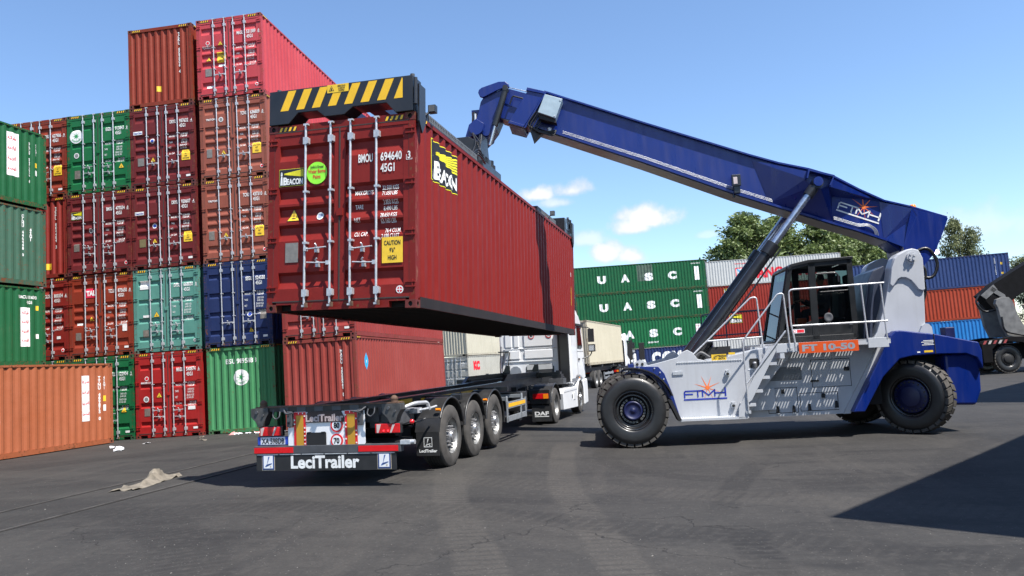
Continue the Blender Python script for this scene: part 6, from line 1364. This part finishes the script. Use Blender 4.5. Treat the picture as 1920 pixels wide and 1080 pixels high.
b = MB(); b.tube([(-.6, -.45, 4.3), (-.9, -.5, 3.9), (-.5, -.5, 3.3), (.1, -.6, 3.4)], .05, 7, 0, .3); b.tube([(.1, -1.05, 3.0), (.1, -1.1, 2.2), (1.2, -1.1, 1.9), (2.6, -1.1, 2.0)], .05, 7, 0, .3); b.build('hose_bundle', [hose], bs)
b = MB(); b.cyl((2.2, -.6, 1.7), (1.55, -.6, 3.6), .12, n=14); b.build('lift_cylinder', [plain('cream cylinder paint', (.45, .40, .30), .5)], bs)
b = MB(); b.box(2.3, -.75, 1.9, 2.38, .75, 3.9); b.box(2.3, -.75, 3.8, 4.0, .75, 3.95); b.box(2.3, -.78, 1.8, 4.1, -.70, 2.5); b.box(3.9, -.75, 1.8, 4.0, .75, 3.9); b.build('cab', [wornb], bs)
b = MB(); b.tube([(1.0, -1.6, 2.9), (2.6, -1.6, 3.0), (5, -1.6, 3.05)], .03, 7); b.tube([(1.3, -1.6, 2.9), (1.4, -1.6, 1.9)], .025, 7); b.tube([(2.6, -1.6, 2.3), (5, -1.6, 2.4)], .025, 7); b.tube([(2.6, -1.6, 3.0), (2.6, -1.6, 1.9)], .025, 7); b.build('handrail', [dgrey], bs)

# ------------------------------------------------------------------ trees
def leaf_mat(name, a, bcol):
    M, T, P = new_mat(name); ge = nd(T, 'ShaderNodeNewGeometry'); co = nd(T, 'ShaderNodeTexCoord'); n = nd(T, 'ShaderNodeTexNoise', Scale=.45, Detail=3.); T.links.new(co.outputs['Object'], n.inputs['Vector'])
    c = mixc(T, ramp(T, n.outputs['Fac'], .35, .65), a, bcol); c2 = mixc(T, mth(T, 'MULTIPLY', ge.outputs['Random Per Island'], .7), c, tuple(q*1.7 for q in bcol)); T.links.new(c2, P.inputs['Base Color']); P.inputs['Roughness'].default_value = .55
    tl = nd(T, 'ShaderNodeBsdfTranslucent'); T.links.new(c2, tl.inputs[0]); mix = nd(T, 'ShaderNodeMixShader'); mix.inputs[0].default_value = .28; out = T.nodes['Material Output']
    T.links.new(P.outputs[0], mix.inputs[1]); T.links.new(tl.outputs[0], mix.inputs[2]); T.links.new(mix.outputs[0], out.inputs[0]); return M
LEAF = [leaf_mat('poplar leaf', (.050, .076, .022), (.130, .170, .056)), leaf_mat('pale leaf', (.075, .095, .038), (.14, .155, .070))]
bark = plain('bark', (.045, .036, .028), .9, 0, .3, 6.)
def tree_mesh(seed, n_cl, leaves, size, shape):
    rr = random.Random(seed); b = MB(); tk = MB(); tk.tube([(0, 0, 0), (.1, .05, 3), (-.1, .1, 6), (.1, 0, 9), (0, 0, 12)], .26, 8)
    for k in range(n_cl):
        z = rr.random(); t = rr.random()*2*math.pi; prof = shape(z); rad = prof*(rr.random()**.45)
        c = Vector((math.cos(t)*rad, math.sin(t)*rad, 3.0+z*13)); s_ = rr.uniform(.7, 1.5)*(1.1-.45*z)
        zb = max(2.5, c.z-rad*.8-1); tk.tube([(0, 0, min(zb, 11.5)), (c.x*.5, c.y*.5, min(zb, 11.5)+(c.z-zb)*.45), tuple(c)], .05, 5)
        for _ in range(leaves):
            d = Vector((rr.gauss(0, 1), rr.gauss(0, 1), rr.gauss(0, .8)))*.55*s_; p = c+d; q = size*rr.uniform(.6, 1.3)
            a = Vector((rr.gauss(0, 1), rr.gauss(0, 1), rr.gauss(0, .6))).normalized(); e = a.cross(Vector((rr.gauss(0, 1), rr.gauss(0, 1), rr.gauss(0, 1)))).normalized()
            b.add([p-a*q, p+e*q*.5, p+a*q, p-e*q*.5], [(0, 1, 2, 3)])
    return b.mesh('crown', [LEAF[seed % 2]]), tk.mesh('trunk', [bark])
shapes = [lambda z: (2.6+3.0*math.sin(min(1, z*1.25)*math.pi*.62))*(1-z**3*.86), lambda z: 5.6*math.sqrt(max(.02, 1-(z*1.9-.85)**2)) if z < .97 else .6]
TM_ = [tree_mesh(2, 210, 120, .22, shapes[0]), tree_mesh(3, 170, 95, .20, shapes[1]), tree_mesh(4, 220, 115, .22, shapes[1])]
TREES = [(31.2, 80, 1.17, 0, .2, 'tall dense green tree under the raised boom, above the white lettered container'), (36.2, 84, 1.16, 2, 1.1, 'dense green tree under the raised boom, second of the group'), (41.0, 82, 1.08, 0, 2.0, 'dark green tree behind the cab roof'), (46.0, 86, 1.0, 2, 3.0, 'green tree behind the light grey mast of the blue machine'),
         (62.3, 92, (.66, .66, 1.1), 1, .6, 'pale feathery narrow tree beside the boom foot, above the navy container'), (56.0, 95, .86, 1, 2.2, 'pale feathery tree partly hidden by the boom foot'), (57.8, 62, .62, 1, 4.0, 'lone leafy tree rising behind the black boom of the dark machine'), (24.6, 88, .72, 0, 5., 'low dark tree seen through the slot between green and white stacks'), (50.5, 92, .92, 2, 2., 'rounded green tree behind the navy container'), (28.2, 84, .74, 2, 4.4, 'low green tree just over the roof of the white lettered container')]
for (x, y, k, mi, rz, lab) in TREES:
    t = thing('tree', lab, 'tree', (x, y, gz(x, y)), (0, 0, rz), 'trees beyond the yard'); t.scale = k if isinstance(k, tuple) else (k, k, k)
    put(TM_[mi][1], 'trunk', t); put(TM_[mi][0], 'crown', t)

# ------------------------------------------------------------------ building corner out of frame at the right: it throws the wedge of shade on the asphalt
def warehouse(label, corner, ang, w, d, h):
    t = thing('warehouse', label, 'building', (corner[0], corner[1], gz(corner[0], corner[1])-.2), (0, 0, ang), 'sheds out of frame'); b = MB(); b.box(.25, .25, 0, w, d, h-.35); b.build('wall', [plain('shed cladding', (.30, .32, .34), .6)], t)
    b = MB(); b.box(0, 0, h-.3, w+.2, d+.2, h); b.build('roof', [plain('shed roof', (.22, .23, .24), .6)], t)
    b = MB(); b.box(4, .2, 0, 8, .252, 4.2); b.build('door', [plain('shed door', (.10, .14, .2), .5)], t)
a_ang = math.atan2(.79, .61)
sx_, sy_h = SUN.x/SUN.z, SUN.y/SUN.z
H1 = 7.2; warehouse('grey shed throwing the big wedge of shade on the asphalt', (15.90+sx_*H1, -15.30+sy_h*H1), a_ang-math.pi/2, 14, 18, H1)
H2 = 7.5; warehouse('second grey shed farther back throwing shade behind the machine', (22.9+sx_*H2, .20+sy_h*H2), a_ang-math.pi/2, 9, 13, H2)  # out of frame, added to cast the farther patch of shade

# ------------------------------------------------------------------ litter on the ground
card = plain('weathered cardboard', (.150, .130, .102), .9, 0, .45, 5.); paper = plain('white waste paper', (.62, .62, .64), .8, 0, .15, 12.)
def crumple(name, label, cat, x, y, pts, faces, m, group=None, th=.006):
    b = MB(); b.add(pts, faces); o = b.build(name, [m]); o.location = (x, y, gz(x, y)+.004); so_ = o.modifiers.new('thick', 'SOLIDIFY'); so_.thickness = th; su = o.modifiers.new('sub', 'SUBSURF'); su.levels = 1; su.render_levels = 2; su.subdivision_type = 'SIMPLE'
    tag(o, label, cat, group); return o
def sheet(w, d, nx_, ny, fold, seed, amp):
    rr = random.Random(seed); P = []; 
    for j in range(ny+1):
        for i in range(nx_+1):
            u, v = i/nx_, j/ny; P.append(((u-.5)*w+rr.uniform(-.02, .02)*w, (v-.5)*d+rr.uniform(-.04, .04)*d, max(.0, fold(u, v)+rr.uniform(-1, 1)*amp)))
    return P, [(j*(nx_+1)+i, j*(nx_+1)+i+1, (j+1)*(nx_+1)+i+1, (j+1)*(nx_+1)+i) for j in range(ny) for i in range(nx_)]
P, F = sheet(.46, 1.62, 7, 13, lambda u, v: .0+.19*max(0, 1-abs(u-.5-.15*math.sin(5*v))*2.3)*min(1, max(0, v-.12)*1.7)*(1-.7*max(0, v-.8)*4)+.03*math.sin(9*u+7*v), 4, .03)
o = crumple('cardboard_sheet', 'crumpled grey brown sheet lying on the asphalt between the two rails', 'cardboard', 5.54, -11.72, P, F, card); o.rotation_euler = (0, 0, R(7))
P, F = sheet(.26, .26, 4, 4, lambda u, v: .02+.10*math.sin(3*u)*math.sin(4*v)+.07*u*v, 9, .04); o = crumple('paper_sheet', 'crumpled white paper on the ground below the orange container', 'paper', -.25, -4.3, P, F, paper); o.rotation_euler = (0, 0, .6)
rr = random.Random(21); heap = []
for k in range(16):
    x = 1.0+rr.random()*2.3; y = -.25-.35*rr.random()-(x-1)*.12; P, F = sheet(rr.uniform(.15, .38), rr.uniform(.12, .25), 3, 3, lambda u, v: .03*u, 30+k, .035)
    o = crumple('litter_scrap', 'scrap of white litter in the strip below the pale green container', 'litter', x, y, P, F, [paper, paper, plain('pink litter', (.55, .22, .22))][k % 3], 'litter scraps below the pale green container', .004); o.rotation_euler = (rr.uniform(-.2, .2), rr.uniform(-.2, .2), rr.uniform(0, 6))
for k, (x, y, lab) in enumerate(((-.8, -2.2, 'small pale scrap by the foot of the bright red container'), (.4, -1.2, 'tan scrap on the asphalt before the bright red doors'), (-1.3, -3.1, 'tiny brown scrap beside the orange container corner'), (1.2, -2.4, 'small white scrap in front of the red doors'), (4.2, -3.6, 'pale scrap on the asphalt by the rail near the trailer'), (24.5, 4.8, 'white scrap on the ground before the dark machine'))):
    P, F = sheet(.2, .14, 3, 3, lambda u, v: .03*u, 60+k, .03); o = crumple('litter_scrap', lab, 'litter', x, y, P, F, [paper, card][k % 2], 'stray litter', .004); o.rotation_euler = (0, 0, k*1.1)

# loose grit and stone chips lying on the asphalt
rr = random.Random(77); b = MB(); px_ = 0
while px_ < 2300:
    t = rr.random()**1.6; d = 2.5+t*17; a = cam_yaw+rr.uniform(-.72, .72); x = 13.95+math.sin(a)*d; y = -24.4+math.cos(a)*d; px_ += 1
    if math.sin(x*1.7+y*.9)+math.sin(x*.6-y*1.3) < rr.uniform(-2.2, 1.2): continue
    q = rr.uniform(.0035, .0085)*(1.8 if rr.random() < .05 else 1); z = gz(x, y); th = rr.random()*6
    P = [(x+q*math.cos(th+k*2.1)*rr.uniform(.7, 1.3), y+q*math.sin(th+k*2.1)*rr.uniform(.7, 1.3), z) for k in range(3)]+[(x+q*.2, y, z+q*rr.uniform(.6, 1.1))]
    b.add(P, [(0, 1, 3), (1, 2, 3), (2, 0, 3)], 0 if rr.random() < .7 else 1)
o = b.build('grit', [plain('pale stone chip', (.13, .123, .112), .8, 0, .3, 3.), plain('dark stone chip', (.03, .03, .03), .8)]); o['kind'] = 'stuff'
